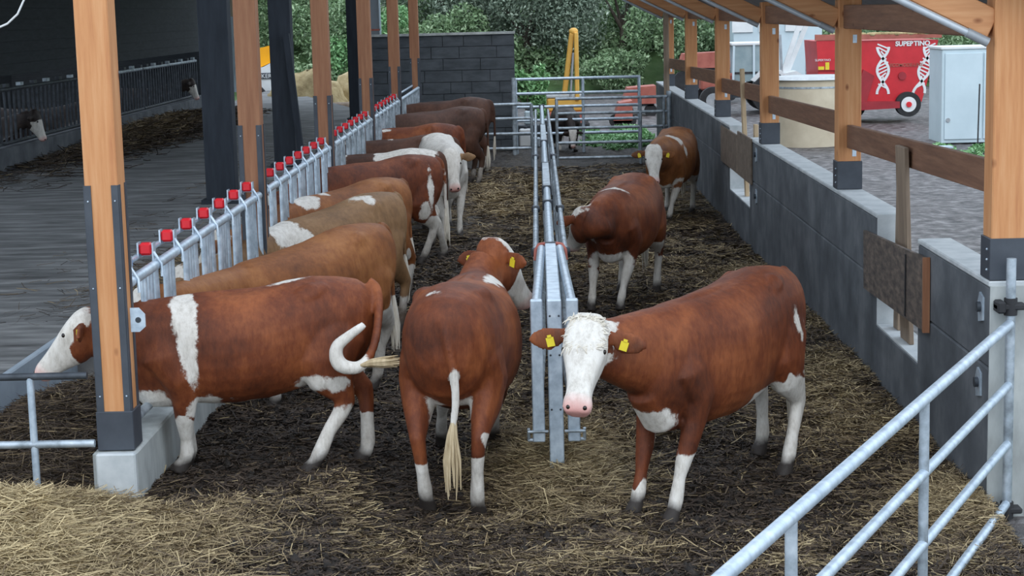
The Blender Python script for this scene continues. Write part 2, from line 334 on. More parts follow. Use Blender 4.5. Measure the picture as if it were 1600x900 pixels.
def eyeplate(p, label, side='x'):
    t = empty('wall_bracket', p, label, 'bracket', 'galvanised eye brackets on the right wall')
    x, y, z = p
    MB().prism([(y-.05, z-.075), (y+.05, z-.095), (y+.07, z+.02), (y+.03, z+.085), (y-.05, z+.06)], 'x', x-.012, x).build('plate', M['galv'], t)
    MB().tube([(x-.035, y, z), (x-.01, y, z)], .03, 12).build('ring', M['galv_dark'], t)
eyeplate((2.60, 10.37, 1.20), 'galvanised eye bracket high on concrete wall near its front end')
eyeplate((2.60, 10.40, .74), 'galvanised eye bracket low on concrete wall near its front end')
eyeplate((2.60, 21.2, 1.22), 'upper dark bracket on far concrete wall beside far board')
eyeplate((2.60, 21.2, .72), 'lower dark bracket on far concrete wall near far slot')

ORD = ['nearest', 'second', 'third', 'fourth', 'fifth', 'sixth', 'seventh', 'eighth']
# right posts with rafters, eave beams and rails
for k in range(6):
    y = RY + k*BAY; s = .2
    p = empty('timber_post', (RX, y, WT), f'orange timber post with grey steel shoe on right wall, {ORD[k]} from the camera', 'post', 'timber posts on the right wall')
    MB().box((RX, y, WT+.24+.7), (s, s, 1.4), ch=.008).build('shaft', M['post'], p)
    shoe = MB().box((RX, y, WT+.125), (s+.02, s+.02, .245), ch=.004).build('steel_shoe', M['steel'], p)
    for zz in (.06, .12, .18): MB().ball((RX-.112, y-.05, WT+zz), .008, 6, 4).build('bolt', M['galv'], shoe)
    if k: MB().box((RX+.04, y-.102, 2.68), (.035, .006, .07)).build('angle_plate', M['galv'], p)
    if k: MB().box((RX+.04, y-.102, 1.70), (.035, .006, .07)).build('angle_plate', M['galv'], p)
    r = MB(); sl = .5; L = 5.6
    a = V((RX-.10, y, 2.85)); b = a + V((-L, 0, L*sl))
    r.bar(a, b, .14, .165, ch=.006)
    r.bar(a, a + V((.9, 0, -.45)), .14, .165, ch=.006) if k > 9 else None
    tag(r.build('rafter', M['raft']), f'orange timber rafter rising leftward from the {ORD[k]} right post', 'rafter', 'roof rafters')
    t = MB(); a2 = V((RX-.14, y-.10, 2.75)); b2 = a2 + V((-5.2, 0, 2.6)); t.tube([a2, b2], .022, 12)
    e = empty('tube_lamp', a2, f'grey tube running under the rafter of the {ORD[k]} right post', 'tube', 'grey tubes under the rafters')  # plain grey tube along the rafter, gives no light
    t.build('tube', M['lamp_tube'], e)
    MB().tube([a2 + V((-.12, 0, .06)), a2 + V((.0, 0, 0))], .028, 12).build('end_cap', M['grey'], e)
    if k < 5 :
        y2 = y + BAY
        if k == 5: y2 = y + .8
        tag(MB().box((RX, (y+y2)/2, 2.87), (.12, BAY-.2, .2), ch=.006).build('eave_beam', M['rail']), f'dark brown eave beam between {ORD[k]} and {ORD[k+1]} right posts', 'beam', 'eave beams')
        tag(MB().bar((RX, y+.1, 1.93+(.02 if k == 0 else 0)), (RX, y2-.1, 1.84), .05, .20, ch=.004).build('rail_board', M['rail']), f'brown horizontal board between {ORD[k]} and {ORD[k+1]} right posts', 'board', 'rail boards above the right wall')
# unseen roof, built to shade the pen; gap left for daylight inside
tag(MB().prism([(3.3, 2.86), (3.3, 2.90), (1.5, 3.80), (1.5, 3.76)], 'y', 9.9, 39).build('ceiling', M['roof']), kind='structure')
tag(MB().prism([(-2.0, 5.51), (-2.0, 5.55), (-2.5, 5.80), (-12, 5.80), (-12, 5.76), (-2.5, 5.76)], 'y', 9.9, 52).build('ceiling', M['roof']), kind='structure')

# left posts
for k in range(6):
    y = LY + k*BAY; s = .19; z0 = .533
    p = empty('feed_fence_post', (LX, y, z0), f'{"orange" if k < 2 else "brown"} timber post with dark steel corner strips on the feed curb, {ORD[k]} from the camera', 'post', 'timber posts on the feed curb')
    mat = M['post'] if k < 1 else M['lpost']  # posts deeper under the roof get the larch with painted shade
    MB().box((LX, y, z0+.2+2.2), (s, s, 4.4), ch=.006).build('shaft', mat, p)
    MB().box((LX, y, z0+.115), (s+.024, s+.024, .23), ch=.004).build('steel_shoe', M['steel'], p)
    for sx in (-1, 1):
        for sy in (-1, 1):
            c = MB(); c.box((LX+sx*(s/2-.018), y+sy*(s/2+.004), z0+.88), (.038, .007, 1.32)); c.box((LX+sx*(s/2+.004), y+sy*(s/2-.018), z0+.88), (.007, .038, 1.32))
            st_ = c.build('corner_strip', M['steel'], p)
            if sy < 0:
                for zz in (.32, .95, 1.45): MB().ball((LX+sx*(s/2-.018), y-s/2-.009, z0+zz), .006, 6, 4).build('bolt', M['galv'], st_)
x, y, z = LX+.115, LY-.06, 1.29
t = empty('pipe_bracket', (x, y, z), 'galvanised plate with a hole on the nearest feed curb post', 'bracket')
MB().prism([(x, z-.07), (x+.05, z-.07), (x+.085, z-.04), (x+.085, z+.03), (x+.05, z+.07), (x, z+.07)], 'y', y, y+.012).build('plate', M['galv'], t)
MB().tube([(x+.045, y-.004, z), (x+.045, y+.004, z)], .017, 12).build('hole_rim', M['galv_dark'], t)
tag(MB().box((-2.475, 9.93, .15), (.23, .05, .76), ch=.01).build('curb_block', M['conc_top']), kind='structure')  # front of the curb, its lit look put into the pale colour

# dark columns in the feed alley
for i, (x, y, wd) in enumerate([(-4.31, 24.0, .40), (-4.22, 29.6, .36), (-4.25, 42.2, .40)]):
    p = empty('dark_column', (x, y, .5), ['blackish steel column in the feed alley, nearest the camera', 'blackish column in the feed alley with a leaning strut beside it', 'blackish column in the feed alley, farthest back'][i], 'column', 'dark columns of the feed alley')
    MB().box((x, y, 3.1), (wd, .3, 5.2), ch=.01).build('shaft', M['dark_post'], p)
    MB().box((x, y, .53), (wd+.12, .42, .06)).build('base_plate', M['dark_post'], p)
    if i == 1: MB().bar((x+.30, y-.25, .55), (x+.12, y-.25, 2.7), .11, .10).build('strut', M['dark_post'], p)

# ------------------------------------------------------------------ headlock feed fence
LKSP = BAY/8
cow_locks = [10.41, 11.73, 14.37, 16.34, 19.63, 22.26, 24.9, 27.53, 30.17, 32.8]
for k in range(5):
    y0 = LY + k*BAY + .13; y1 = LY + (k+1)*BAY - .13; x = LX + .06
    f = empty('headlock_fence', (x, (y0+y1)/2, .54), f'galvanised headlock feed fence with red stops between {ORD[k]} and {ORD[k+1]} left posts', 'feed fence', 'headlock fences along the feed curb')
    MB().tube([(x, y0, 1.47), (x, y1, 1.47)], .033, 12).build('top_rail', M['galv'], f)
    MB().tube([(x-.12, y0, 1.52), (x-.12, y1, 1.52)], .019, 10).build('rear_rail', M['galv'], f)
    MB().tube([(x, y0, .66), (x, y1, .66)], .028, 10).build('bottom_rail', M['galv_dirty'], f)
    nb = 9; gal = M['galv'] if k < 2 else M['galv_dirty']
    for j in range(nb):
        b = LY + k*BAY + j*LKSP
        for dy in ((-.10, 0.0, .10) if not any(abs(b-cl) < .36 for cl in cow_locks) or k > 1 else (-.04, .04) if 0 < j < nb-1 else ((.16,) if j == 0 else (-.14,))) if False else ((-.10, 0.0, .10) if 0 < j < nb-1 else ((.16,) if j == 0 else (-.14,))):
            MB().tube([(x, b+dy, .66), (x, b+dy*.9, 1.47)], .021 if k < 3 else .024, 10).build('bar', gal, f)
        if k < 4 and j < nb-1:
            c = b + LKSP*.5; dk = k < 3
            hk = MB(); hk.box((x-.106, c-.03, 1.565), (.01, .075, .095)); hk.box((x-.012, c-.03, 1.55), (.01, .075, .12)); hk.box((x-.06, c+.006, 1.545), (.105, .012, .05)); hk.tube([(x-.01, c-.05, 1.55), (x+.04, c-.07, 1.48), (x+.045, c-.08, 1.40)], .011, 6); hk = hk.build('catch', gal, f)
            MB().box((x-.06, c-.03, 1.57), (.078, .07, .078), ch=.014).build('red_stop', M['redcap'], hk)
            if k < 2: MB().box((x-.07, c+.12, 1.545), (.06, .10, .05), ch=.01).build('blue_clip', M['bluecap'], f)
            if not any(abs(c-cl) < .3 for cl in cow_locks):
                MB().tube([(x-.02, c+.07, .66), (x-.02, c+.02, 1.50)], .019, 8).build('swing_bar', gal, f)

# left front gate stub
t = empty('left_gate', (-3.0, 9.95, .3), 'light tubular gate at lower left beside the nearest feed curb post', 'gate')
MB().tube([(-4.4, 9.95, .985), (-2.62, 9.95, .985)], .021, 12).build('top_rail', M['galv_dark'], t)
MB().tube([(-4.4, 9.95, .585), (-2.6, 9.95, .585)], .023, 12).build('lower_rail', M['galv_dirty'], t)
MB().tube([(-2.95, 9.95, .985), (-2.95, 9.95, .3)], .021, 12).build('upright', M['galv'], t)

# right front gate
g0 = V((2.70, 10.12, 0)); gd = (V((.60, 5.68, 0)) - g0).normalized(); GL = 5.6
t = empty('field_gate', (2.7, 10.12, 0), 'galvanised tubular gate swung open toward the camera at lower right', 'gate')
for i, z in enumerate((1.14, .78, .43, .07)):
    MB().tube([g0 + gd*.03 + V((0, 0, z)), g0 + gd*GL + V((0, 0, z))], .029 if i == 0 else .025, 14).build('rail', M['galv'], t)
for dd in (2.12, 4.22, 5.58):
    MB().tube([g0 + gd*dd + V((0, 0, 0.05)), g0 + gd*dd + V((0, 0, 1.14))], .024, 12).build('upright', M['galv_dirty'], t)
MB().tube([(2.70, 10.12, .0), (2.70, 10.12, 1.52)], .028, 14).build('hinge_pipe', M['galv_dirty'], t)
for z in (1.24, .03):
    MB().box((2.70, 10.13, z), (.17, .09, .035), ch=.01).box((2.64, 10.13, z+.0), (.05, .11, .07), ch=.01).tube([(2.70, 10.12, z-.05), (2.70, 10.12, z+.05)], .038, 12).build('hinge_clamp', M['black'], t)

# boards and planks at the wall slots
t = empty('plywood_board', (2.57, 12.87, 1.0), 'dark dirty plywood board fixed across the near wall slot', 'board')
MB().prism([(11.76, .795), (13.98, .745), (14.0, 1.205), (11.77, 1.295)], 'x', 2.56, 2.585).build('panel', M['ply'], t)
MB().prism([(11.745, .79), (11.775, .79), (11.785, 1.297), (11.755, 1.299)], 'x', 2.55, 2.595).build('edge_batten', M['lpost'], t)
MB().box((2.553, 12.35, 1.02), (.006, .02, .44)).build('slit', M['black'], t)
tag(MB().bar((2.69, 12.92, .512), (2.64, 12.93, 1.95), .32, .035, (1, 0, 0), ch=.004).build('upright_plank', M['grey_plank']), 'broad grey upright plank leaning in the near wall slot', 'plank')
tag(MB().bar((2.72, 13.42, .512), (2.74, 13.45, 1.60), .16, .035, (1, 0, 0), ch=.004).build('upright_plank', M['grey_plank']), 'narrow shorter plank behind the broad plank in the near wall slot', 'plank')
tag(MB().box((2.585, 22.3, 1.1), (.025, 1.45, .56), ch=.004).build('slot_board', M['ply2']), 'brown board over the far wall slot, nearer of the pair', 'board', 'boards over the far wall slot')
tag(MB().box((2.585, 24.1, 1.07), (.025, 2.0, .5), ch=.004).build('slot_board', M['ply2']), 'brown board over the far wall slot, farther of the pair', 'board', 'boards over the far wall slot')
tag(MB().bar((2.72, 23.2, .512), (2.66, 23.2, 2.17), .14, .05, (1, 0, 0), ch=.004).build('batten', M['pale_plank']), 'pale upright batten standing in the far wall slot', 'plank')
tag(MB().bar((2.74, 22.4, .512), (2.74, 22.4, 1.5), .14, .05, (1, 0, 0), ch=.004).build('batten', M['pale_plank']), 'shorter pale batten in the far wall slot, partly behind the board', 'plank')
tag(MB().bar((2.5, 34.5, .0), (2.5, 34.5, 3.0), .13, .1, (1, 0, 0), ch=.004).build('weathered_pole', M['grey_plank']), 'weathered pole standing by the far end of the right wall', 'pole')

# ------------------------------------------------------------------ central divider
t = empty('divider_gate', (.075, 10.96, 0), 'galvanised double divider gate running down the pen middle', 'divider')
CX = .075
MB().box((CX, 10.98, .60), (.092, .07, 1.2), ch=.006).build('front_post', M['galv'], t)
MB().box((CX, 12.35, 1.165), (.088, 2.68, .07), ch=.006).build('box_beam', M['galv'], t)
for zz in (.15, .5, .85, 1.1):
    for sx in (-.028, .028): MB().ball((CX+sx, 10.943, zz), .007, 6, 4).build('bolt', M['galv_dark'], t)
for sx in (-1, 1):
    x0 = CX + sx*.112
    MB().box((x0, 10.98, .745), (.078, .07, .91), ch=.006).build('side_post', M['galv'], t)
    MB().tube([(x0, 11.02, 1.165), (CX+sx*.070, 13.62, 1.165)], .032, 14).build('side_rail', M['galv'], t)
    MB().tube([(x0-sx*.04, 11.02, 1.0), (CX+sx*.065, 13.62, 1.05)], .018, 10).build('inner_rail', M['galv_dirty'], t)
    for z in (.82, .45): MB().tube([(x0, 11.02, z), (CX+sx*.07, 13.62, z)], .026, 10).build('side_rail', M['galv_dirty'], t)
    MB().tube([(x0, 10.97, .30), (x0+sx*.07, 10.97, .30)], .012, 8).tube([(x0-sx*.06, 10.94, .36), (x0+sx*.07, 10.94, .36)], .01, 8).tube([(x0+sx*.065, 10.97, .30), (x0+sx*.065, 10.94, .38)], .010, 8).build('foot_bracket', M['galv_dirty'], t)
    c = MB(); c.tube([(CX+sx*.045, 13.66, 1.20), (CX+sx*.09, 13.64, 1.195), (CX+sx*.115, 13.60, 1.16), (CX+sx*.12, 13.58, 1.08)], .014, 8); c.build('red_strap', M['rust'], t)
MB().box((CX, 13.7, 1.165), (.10, .05, .085), ch=.006).build('collar', M['galv_dark'], t)
yy = 13.72
for i, (L, kind) in enumerate([(3.0, 't'), (1.4, 't'), (2.8, 'b'), (3.6, 't'), (3.4, 'b'), (5.8, 't')]):
    m = MB()
    if kind == 't': m.tube([(CX, yy, 1.17), (CX, yy+L, 1.17)], .034, 12)
    else: m.box((CX, yy+L/2, 1.17), (.08, L, .08), ch=.006)
    m.build('top_tube' if kind == 't' else 'box_beam', M['galv'] if kind == 't' else M['galv_dirty'], t)
    MB().box((CX, yy+L, 1.165), (.10, .06, .1), ch=.006).build('collar', M['galv_dark'], t)
    MB().box((CX, yy+L, .56), (.07, .07, 1.14)).build('upright', M['galv_dirty'], t)
    yy += L
for sx in (-1, 1):
    x0 = CX + sx*.115
    for (a, b) in ((13.8, 16.6), (16.8, 22.6), (22.8, 33.3)):
        for z in (1.13, .82, .48): MB().tube([(x0, a, z), (x0, b, z)], .022, 8).build('side_rail', M['galv_dirty'], t)
        for y_ in (a+.05, (a+b)/2, b-.05): MB().tube([(x0, y_, .2), (x0, y_, 1.15)], .022, 8).build('upright', M['galv_dirty'], t)
        for y_ in (a-.1,):
            for z in (1.13, .6): MB().tube([(x0-.03, y_, z), (x0+.03, y_+.02, z)], .035, 8).build('clamp', M['galv_dark'], t)
# ------------------------------------------------------------------ far gates
def gate(name, label, x0, x1, y, zs, ups, r=.028, mat='galv_dirty', zb=.15, tilt=0):
    t = empty(name, ((x0+x1)/2, y, 0), label, 'gate', 'tubular gates across the far end')
    for z in zs: MB().tube([(x0, y, z), (x1, y+tilt, z)], r, 10).build('rail', M[mat], t)
    for u in ups:
        yy = y + tilt*(u-x0)/(x1-x0)
        MB().tube([(u, yy, zb), (u, yy, max(zs))], r*1.1, 10).build('upright', M[mat], t)
gate('far_gate', 'front tubular gate right of the divider at far end of pen', .34, 2.46, 33.9, (1.30, 1.02, .74, .46, .17), (.36, 1.95, 2.40), zb=0)
gate('far_gate', 'front tubular gate left of the divider at far end of pen', -1.15, -.12, 33.9, (1.22, .95, .66, .38), (-.12, -1.1), zb=0)
gate('far_gate', 'taller tubular gate behind the front gates at far end', -.5, 2.15, 37.2, (1.56, 1.26, .98, .70, .42), (-.45, .95, 2.12), r=.03, mat='galv', zb=0)
for x, l in ((2.50, 'galvanised gate post at far end close to the right wall'), (-.49, 'galvanised gate post at far end beside the dark wall')):
    tag(MB().tube([(x, 33.95 if x > 0 else 37.0, 0), (x, 33.95 if x > 0 else 37.0, 1.4 if x > 0 else 1.6)], .05, 10).build('gate_post', M['galv_dirty']), l, 'post')
# far dark wall
r = empty('wall_back', (-1.9, 38.2, 0)); r['kind'] = 'structure'
MB().box((-2.0, 38.32, 1.25), (3.05, .16, 2.46)).build('core', M['block'], r)
for j in range(10):
    x = -3.6; z = .0 + j*.25
    off = random.choice([.25, .4, .55])
    while x < -.5:
        L = min(random.choice([.45, .6, .8]) if x > -3.5 else off, -.48-x)
        if L < .12: break
        dd = random.uniform(0, .014)
        MB().box((x+L/2, 38.22-dd, z+.125), (L-.012, .08, .238)).build('block', M['block'], r); x += L
tag(MB().box((-2.0, 38.25, 2.52), (3.1, .24, .05)).build('trim_1', M['conc_curb']), kind='structure')
# window frame behind wall
t = empty('window_panel', (-3.6, 41, 2.3), 'pale framed dark window panel standing above the far dark wall', 'window')
MB().box((-3.72, 41, 2.9), (.30, .04, 1.2)).build('pane', M['glass'], t)
for x in (-3.88, -3.56): MB().box((x, 40.98, 2.9), (.035, .08, 1.24)).build('frame', M['bwhite'], t)
for z in (2.3, 2.62, 3.5): MB().box((-3.72, 40.98, z), (.32, .08, .04)).build('frame', M['rust'] if z == 2.62 else M['bwhite'], t)
MB().box((-3.72, 41.05, 1.1), (.3, .1, 2.3)).build('stand', M['block'], t)

# ------------------------------------------------------------------ barn on the left
BX = -9.1
r = empty('wall_left', (BX-.6, 39, 0)); r['kind'] = 'structure'
for j in range(24):
    MB().box((BX-.45, 41.0, 2.15+j*.2), (.04, 21.6, .197)).build('cladding_board', M['barnwall'], r)
MB().box((BX-.50, 41.0, 4.45), (.04, 21.6, 4.8)).build('backing', M['barnwall'], r)
MB().box((BX-3.3, 52.0, 2.6), (6.2, .1, 5.2)).build('end_wall', M['barnwall'], r)  # added to close the barn and stop light coming through
MB().box((BX-3.5, 38.5, .5), (6, 26.8, .04)).build('barn_floor', M['mud'], r)
tag(MB().box((BX-6.3, 38.5, 2.5), (.1, 27, 5)).build('wall_back_left', M['barnwall']), kind='structure')
tag(MB().box((BX-.05, 37, .69), (.3, 26, .4), ch=.02).build('barn_curb', M['conc']), kind='structure')
for k, (a, b) in enumerate(((24.5, 29.9), (30, 35.4), (35.5, 41), (41.1, 47.6))):
    f = empty('barn_headlock', (BX, (a+b)/2, .9), f'dark headlock fence along the left barn, {ORD[k]} panel from the camera', 'feed fence', 'dark headlock fences of the left barn')
    MB().tube([(BX, a, 1.86), (BX, b, 1.86)], .035, 8).build('top_rail', M['galv_dark'] if k<2 else M['galv_dirty'], f)
    MB().tube([(BX, a, .95), (BX, b, .95)], .035, 8).build('bottom_rail', M['galv_dark'], f)
    n = int((b-a)/.27)
    for i in range(n+1):
        yy = a + (b-a)*i/n; j = random.uniform(-.05, .05)
        MB().tube([(BX, yy, .95), (BX, yy+j, 1.4), (BX, yy, 1.86)], .028, 6).build('bar', M['galv_dark'], f)
        if i % 3 == 1: MB().box((BX, yy+.13, 1.93), (.08, .2, .06)).build('catch', M['galv_dark'] if i % 2 else M['galv_dirty'], f)
# white/yellow strip door at barn end
t = empty('barn_end_door', (-8.9, 49.5, .5), 'pale yellow and light blue door edge behind the first dark column', 'door')
MB().box((-8.45, 50, 1.95), (.26, .06, 2.1)).build('lower_panel', M['bwhite'], t)
MB().box((-8.45, 50, 3.4), (.26, .06, .8)).build('upper_panel', M['beige'], t)
MB().box((-8.24, 49.95, 2.4), (.09, .1, 3.4)).build('frame', M['pale_plank'], t)
tag(MB().tube([(-3.7, 11.5+.0, 2.93), (-3.60, 11.5, 2.93), (-3.50, 11.5, 2.95), (-3.40, 11.5, 2.99), (-3.33, 11.5, 3.05), (-3.25, 11.5, 3.2)], .007, 8).build('cable', M['white']), 'thin white cable sagging across the top left corner', 'cable')
t = empty('plank_stack', (-17.6, 56, 0), 'weathered grey boards stacked at far left outside the barn', 'planks')
for j in range(6): MB().box((-13.5+random.uniform(-.06, .06), 29.3, 1.98+j*.07), (.0001, .0001, .0001)) if False else MB().box((-17.6, 56, .1+j*.18), (1.6, .4, .15)).build('board', M['grey_plank'], t)

# ------------------------------------------------------------------ COWS
def loft(mb, secs, n=20):
    rings = []
    for (c, s, u, ru, rt, rb, ex) in secs:
        g = []
        for k in range(n):
            a = 2*math.pi*k/n; ca, sa = math.cos(a), math.sin(a)
            x = math.copysign(abs(ca)**(2/ex), ca)*ru; z = math.copysign(abs(sa)**(2/ex), sa); z *= rt if z > 0 else rb
            g.append(c + s*x + u*z)
        rings.append(g)
    m = len(rings); fs = []
    for i in range(m-1):
        for k in range(n): fs.append((i*n+k, i*n+(k+1)%n, (i+1)*n+(k+1)%n, (i+1)*n+k))
    fs += [tuple(range(n)), tuple(range(m*n-1, (m-1)*n-1, -1))]
    mb.add([p for g in rings for p in g], fs)
def limb(mb, pts, rad, fwd, n=12):
    secs = []
    for i, p in enumerate(pts):
        t = (pts[min(i+1, len(pts)-1)] - pts[max(i-1, 0)]).normalized()
        f = (fwd - t*fwd.dot(t)); f.normalize(); s = t.cross(f)
        secs.append((p, f, s, rad[i][0], rad[i][1], rad[i][1], 2.1))
    loft(mb, secs, n)
def interp(a, b, t): return a + (b-a)*t
def cow(label, O, hd, sl=1.0, sz=1.0, feet=None, poll=None, h=None, u=None, mat='coat_red', white=(), vox=.014, headw=.0, cheek=.12,
        legw=(.42, .48), dirt=.25, tags=True, tail=None, wide=1.0, face='white', belly=0.0, tuft='cream', foreb=None, wwhite=(), earsc=1.0, zb_=0.0, tagside=1, tailr=None, sw=None, pit=0.0):
    F = V((math.cos(hd), math.sin(hd), 0)); Lf = V((-F.y, F.x, 0)); O = V((O[0], O[1], 0))
    W = lambda x, y, z: O + F*(x*sl) + Lf*(y*wide) + V((0, 0, z*(1 - pit*(x+.79))*sz + zb_))
    root = empty('cow', O, label, 'cow'); mb = MB()
    T = [(-.79, 1.17, .92, .07), (-.765, 1.22, .82, .15), (-.70, 1.275, .70, .215), (-.58, 1.30, .62, .255), (-.42, 1.315, .58, .275), (-.28, 1.30, .53, .29), (-.10, 1.262, .49, .315),
         (.08, 1.245, .475, .325), (.24, 1.235, .48, .305), (.38, 1.235, .50, .27), (.50, 1.235, .53, .235), (.62, 1.205, .58, .205), (.72, 1.18, .64, .17), (.79, 1.08, .72, .11)]
    secs = []
    for x, zt, zb, hw in T:
        zc = zb + (zt-zb)*.52
        secs.append((W(x, 0, zc), Lf*wide, V((0, 0, sz)), hw, zt-zc, zc-zb, 2.25))
    loft(mb, secs, 28)
    # hook bones, withers ridge
    for sy in (-1, 1): limb(mb, [W(-.46, sy*.12, 1.245), W(-.38, sy*.17, 1.235), W(-.30, sy*.19, 1.19)], [(.06, .04), (.07, .045), (.06, .04)], F)
    limb(mb, [W(-.1, 0, 1.23), W(.25, 0, 1.215), W(.60, 0, 1.195)], [(.03, .05), (.04, .05), (.03, .05)], V((0, 0, 1)))
    # legs; order fl, fr, hl, hr (l = cow's left)
    base = [(.43, .165), (.43, -.165), (-.60, .17), (-.60, -.17)]
    hoofs = []
    for i, (bx, by) in enumerate(base):
        c = W(bx, by, 0)
        if feet and feet[i] is not None: c = V((feet[i][0], feet[i][1], 0))
        d = c - W(bx, by, 0); d.z = 0; sg = 1 if by > 0 else -1; gz = float(gh(np.array([c.x]), np.array([c.y]))[0]) if abs(c.x) < 2.6 and 7 < c.y < 40 else 0
        G = V((0, 0, gz-.01-zb_)); c = c.copy(); c.z = 0; bz = min(1, 1)
        if i < 2:
            pts = [W(.50, sg*.13, 1.02), W(.52, sg*.16, .86) , W(.44, sg*.185, .70) + d*.05, W(.43, sg*.18, .56) + d*.25, W(.435, sg*.17, .40) + d*.5 , W(.435, sg*.167, .365) + d*.58, W(.43, sg*.165, .25) + d*.8, W(.43, sg*.165, .14) + d*.95 + G, W(.445, sg*.165, .085) + d + G, W(.47, sg*.165, .05) + d + G, W(.49, sg*.165, .0) + d + G]
            rad = [(.13, .08), (.17, .10), (.125, .085), (.085, .065), (.062, .055), (.056, .052), (.040, .036), (.048, .044), (.042, .042), (.056, .05), (.066, .056)]
        else:
            pts = [W(-.50, sg*.13, 1.08), W(-.48, sg*.16, .90), W(-.45, sg*.19, .75) + d*.05, W(-.53, sg*.19, .63) + d*.2, W(-.635, sg*.185, .53) + d*.38, W(-.69, sg*.18, .455) + d*.5, W(-.685, sg*.175, .38) + d*.6, W(-.66, sg*.172, .26) + d*.8, W(-.64, sg*.17, .15) + d*.95 + G, W(-.62, sg*.17, .09) + d + G, W(-.59, sg*.17, .05) + d + G, W(-.57, sg*.17, .0) + d + G]
            rad = [(.20, .10), (.245, .135), (.22, .125), (.155, .10), (.095, .066), (.070, .048), (.055, .042), (.046, .038), (.052, .046), (.045, .043), (.058, .052), (.068, .058)]
        rad = [(a*.97, b) for a, b in rad]
        limb(mb, pts, rad, F); hoofs.append(pts[-1].copy())
    # head frame
    P = V(poll) if poll else W(1.18, 0, 1.25)
    h = V(h).normalized() if h else (F*.6 + V((0, 0, -.8))).normalized()
    u = V(u) if u else (F*.8 + V((0, 0, .6))); u = (u - h*u.dot(h)).normalized(); s = u.cross(h)  # s: cow's left when u is the forehead normal
    hs = sz
    HS = [(-.055, .055, .01, .06), (-.03, .095, .05, .10), (.03, .115, .07, .15), (.10, .122, .072, .185), (.17, .122, .066, .205), (.24, .102, .056, .20), (.31, .082, .048, .165), (.38, .070, .042, .13), (.43, .070, .040, .112), (.47, .080, .040, .105), (.505, .078, .026, .095), (.53, .058, .004, .07)]
    loft(mb, [(P + h*(t*hs), s, u, a*hs, b*hs, c*hs, 2.5) for t, a, b, c in HS], 20)
    # poll bump
    loft(mb, [(P + h*(-.02*hs) + s*(k*.06*hs) + u*(-.01), h, u, .045*hs, .05*hs, .05*hs, 2) for k in (-1, 0, 1)], 12)
    # neck
    A0 = W(.50, 0, .96); A1 = W(.80, 0, 1.03); B1 = P - u*(.11*hs) + h*(.05*hs); B0 = B1 - (u*.16 - (A1-B1)*.0)*hs*.9
    B0 = interp(B0, A1, .35)
    secs = []
    for k in range(9):
        t = k/8; c = A0*(1-t)**3 + A1*(3*t*(1-t)**2) + B0*(3*t*t*(1-t)) + B1*t**3
        dt = ((A1-A0)*(1-t)**2 + (B0-A1)*(2*t*(1-t)) + (B1-B0)*t*t).normalized()
        sd = (Lf*(1-t) + s*t); sd = (sd - dt*sd.dot(dt)).normalized(); up = dt.cross(sd); up = -up if up.z < 0 and t < .5 else up
        if up.dot(V((0, 0, 1))*(1-t) - h*t*1.0 + V((0,0,.3))) < 0: up = -up
        secs.append((c, sd, up, (.185*(1-t) + .10*t)*hs, (.27*(1-t)**1.1 + .13*t)*hs, (.34*(1-t)**1.2 + .15*t)*hs, 2.2))
    loft(mb, secs, 22)
    # brisket
    limb(mb, [W(.40, 0, .60), W(.60, 0, .62), W(.76, 0, .78)], [(.12, .12), (.13, .13), (.09, .10)], V((0, 0, 1)))
    # ears
    ears = []
    dn = V((0, 0, -1))
    for sg in (-1, 1):
        e0 = P + h*(.045*hs) + s*(sg*.10*hs) - u*(.03*hs); ed = (s*sg*1.0 + dn*.22 - u*.10).normalized()
        ev = (dn - ed*dn.dot(ed)).normalized(); en = u - ed*u.dot(ed) - ev*u.dot(ev); en.normalize()
        if abs(en.length) < .5: en = ed.cross(ev)
        prof = [(a_*earsc, b_*earsc) for a_, b_ in [(0, .028), (.03, .036), (.07, .055), (.12, .066), (.165, .058), (.20, .034), (.22, .012)]]
        th = max(.013, vox*.95)
        loft(mb, [(e0 + ed*(a*hs) + ev*(.012*math.sin(a*15)*hs), ev, en, b*hs, th, th, 2) for a, b in prof], 12)
        ears.append((e0, ed, ev, en))
    # tail
    if tail is None:
        tp = [W(-.74, 0, 1.24), W(-.81, 0, 1.19), W(-.845, 0, 1.05), W(-.85, 0, .85), W(-.85, .01, .62)]
    else: tp = [V(p) for p in tail]
    tr = [.045, .038, .030, .025, .020] if len(tp) == 5 else [.045*sz] + [max(.019, .038 - .004*i) for i in range(len(tp)-1)]
    if tailr: tr = tailr
    tr = [max(r_, vox*1.15) for r_ in tr]
    # smooth tail
    def cr_(P_, n=5):
        out = []
        for i in range(len(P_)-1):
            p0, p1, p2, p3 = P_[max(i-1, 0)], P_[i], P_[i+1], P_[min(i+2, len(P_)-1)]
            for j in range(n):
                t = j/n; out.append(.5*((2*p1)+(p2-p0)*t+(2*p0-5*p1+4*p2-p3)*t*t+(-p0+3*p1-3*p2+p3)*t**3))
        return out + [P_[-1]]
    tps = cr_(tp); trs = [float(np.interp(i/(len(tps)-1), np.linspace(0, 1, len(tr)), tr)) for i in range(len(tps))]
    mb.tube(tps, trs, 8)
    # remesh to one skin
    me = mb.mesh('cow_raw'); ob = bpy.data.objects.new('tmp', me); scene.collection.objects.link(ob)
    md = ob.modifiers.new('r', 'REMESH'); md.mode = 'VOXEL'; md.voxel_size = vox
    sm = ob.modifiers.new('s', 'SMOOTH'); sm.factor = .5; sm.iterations = 5 if vox < .02 else 2
    dg = bpy.context.evaluated_depsgraph_get(); me2 = bpy.data.meshes.new_from_object(ob.evaluated_get(dg)); bpy.data.objects.remove(ob)
    n = len(me2.vertices); c = np.empty(n*3, np.float32); me2.vertices.foreach_get('co', c); c = c.reshape(-1, 3).astype(float)
    me2.polygons.foreach_set('use_smooth', np.ones(len(me2.polygons), bool))
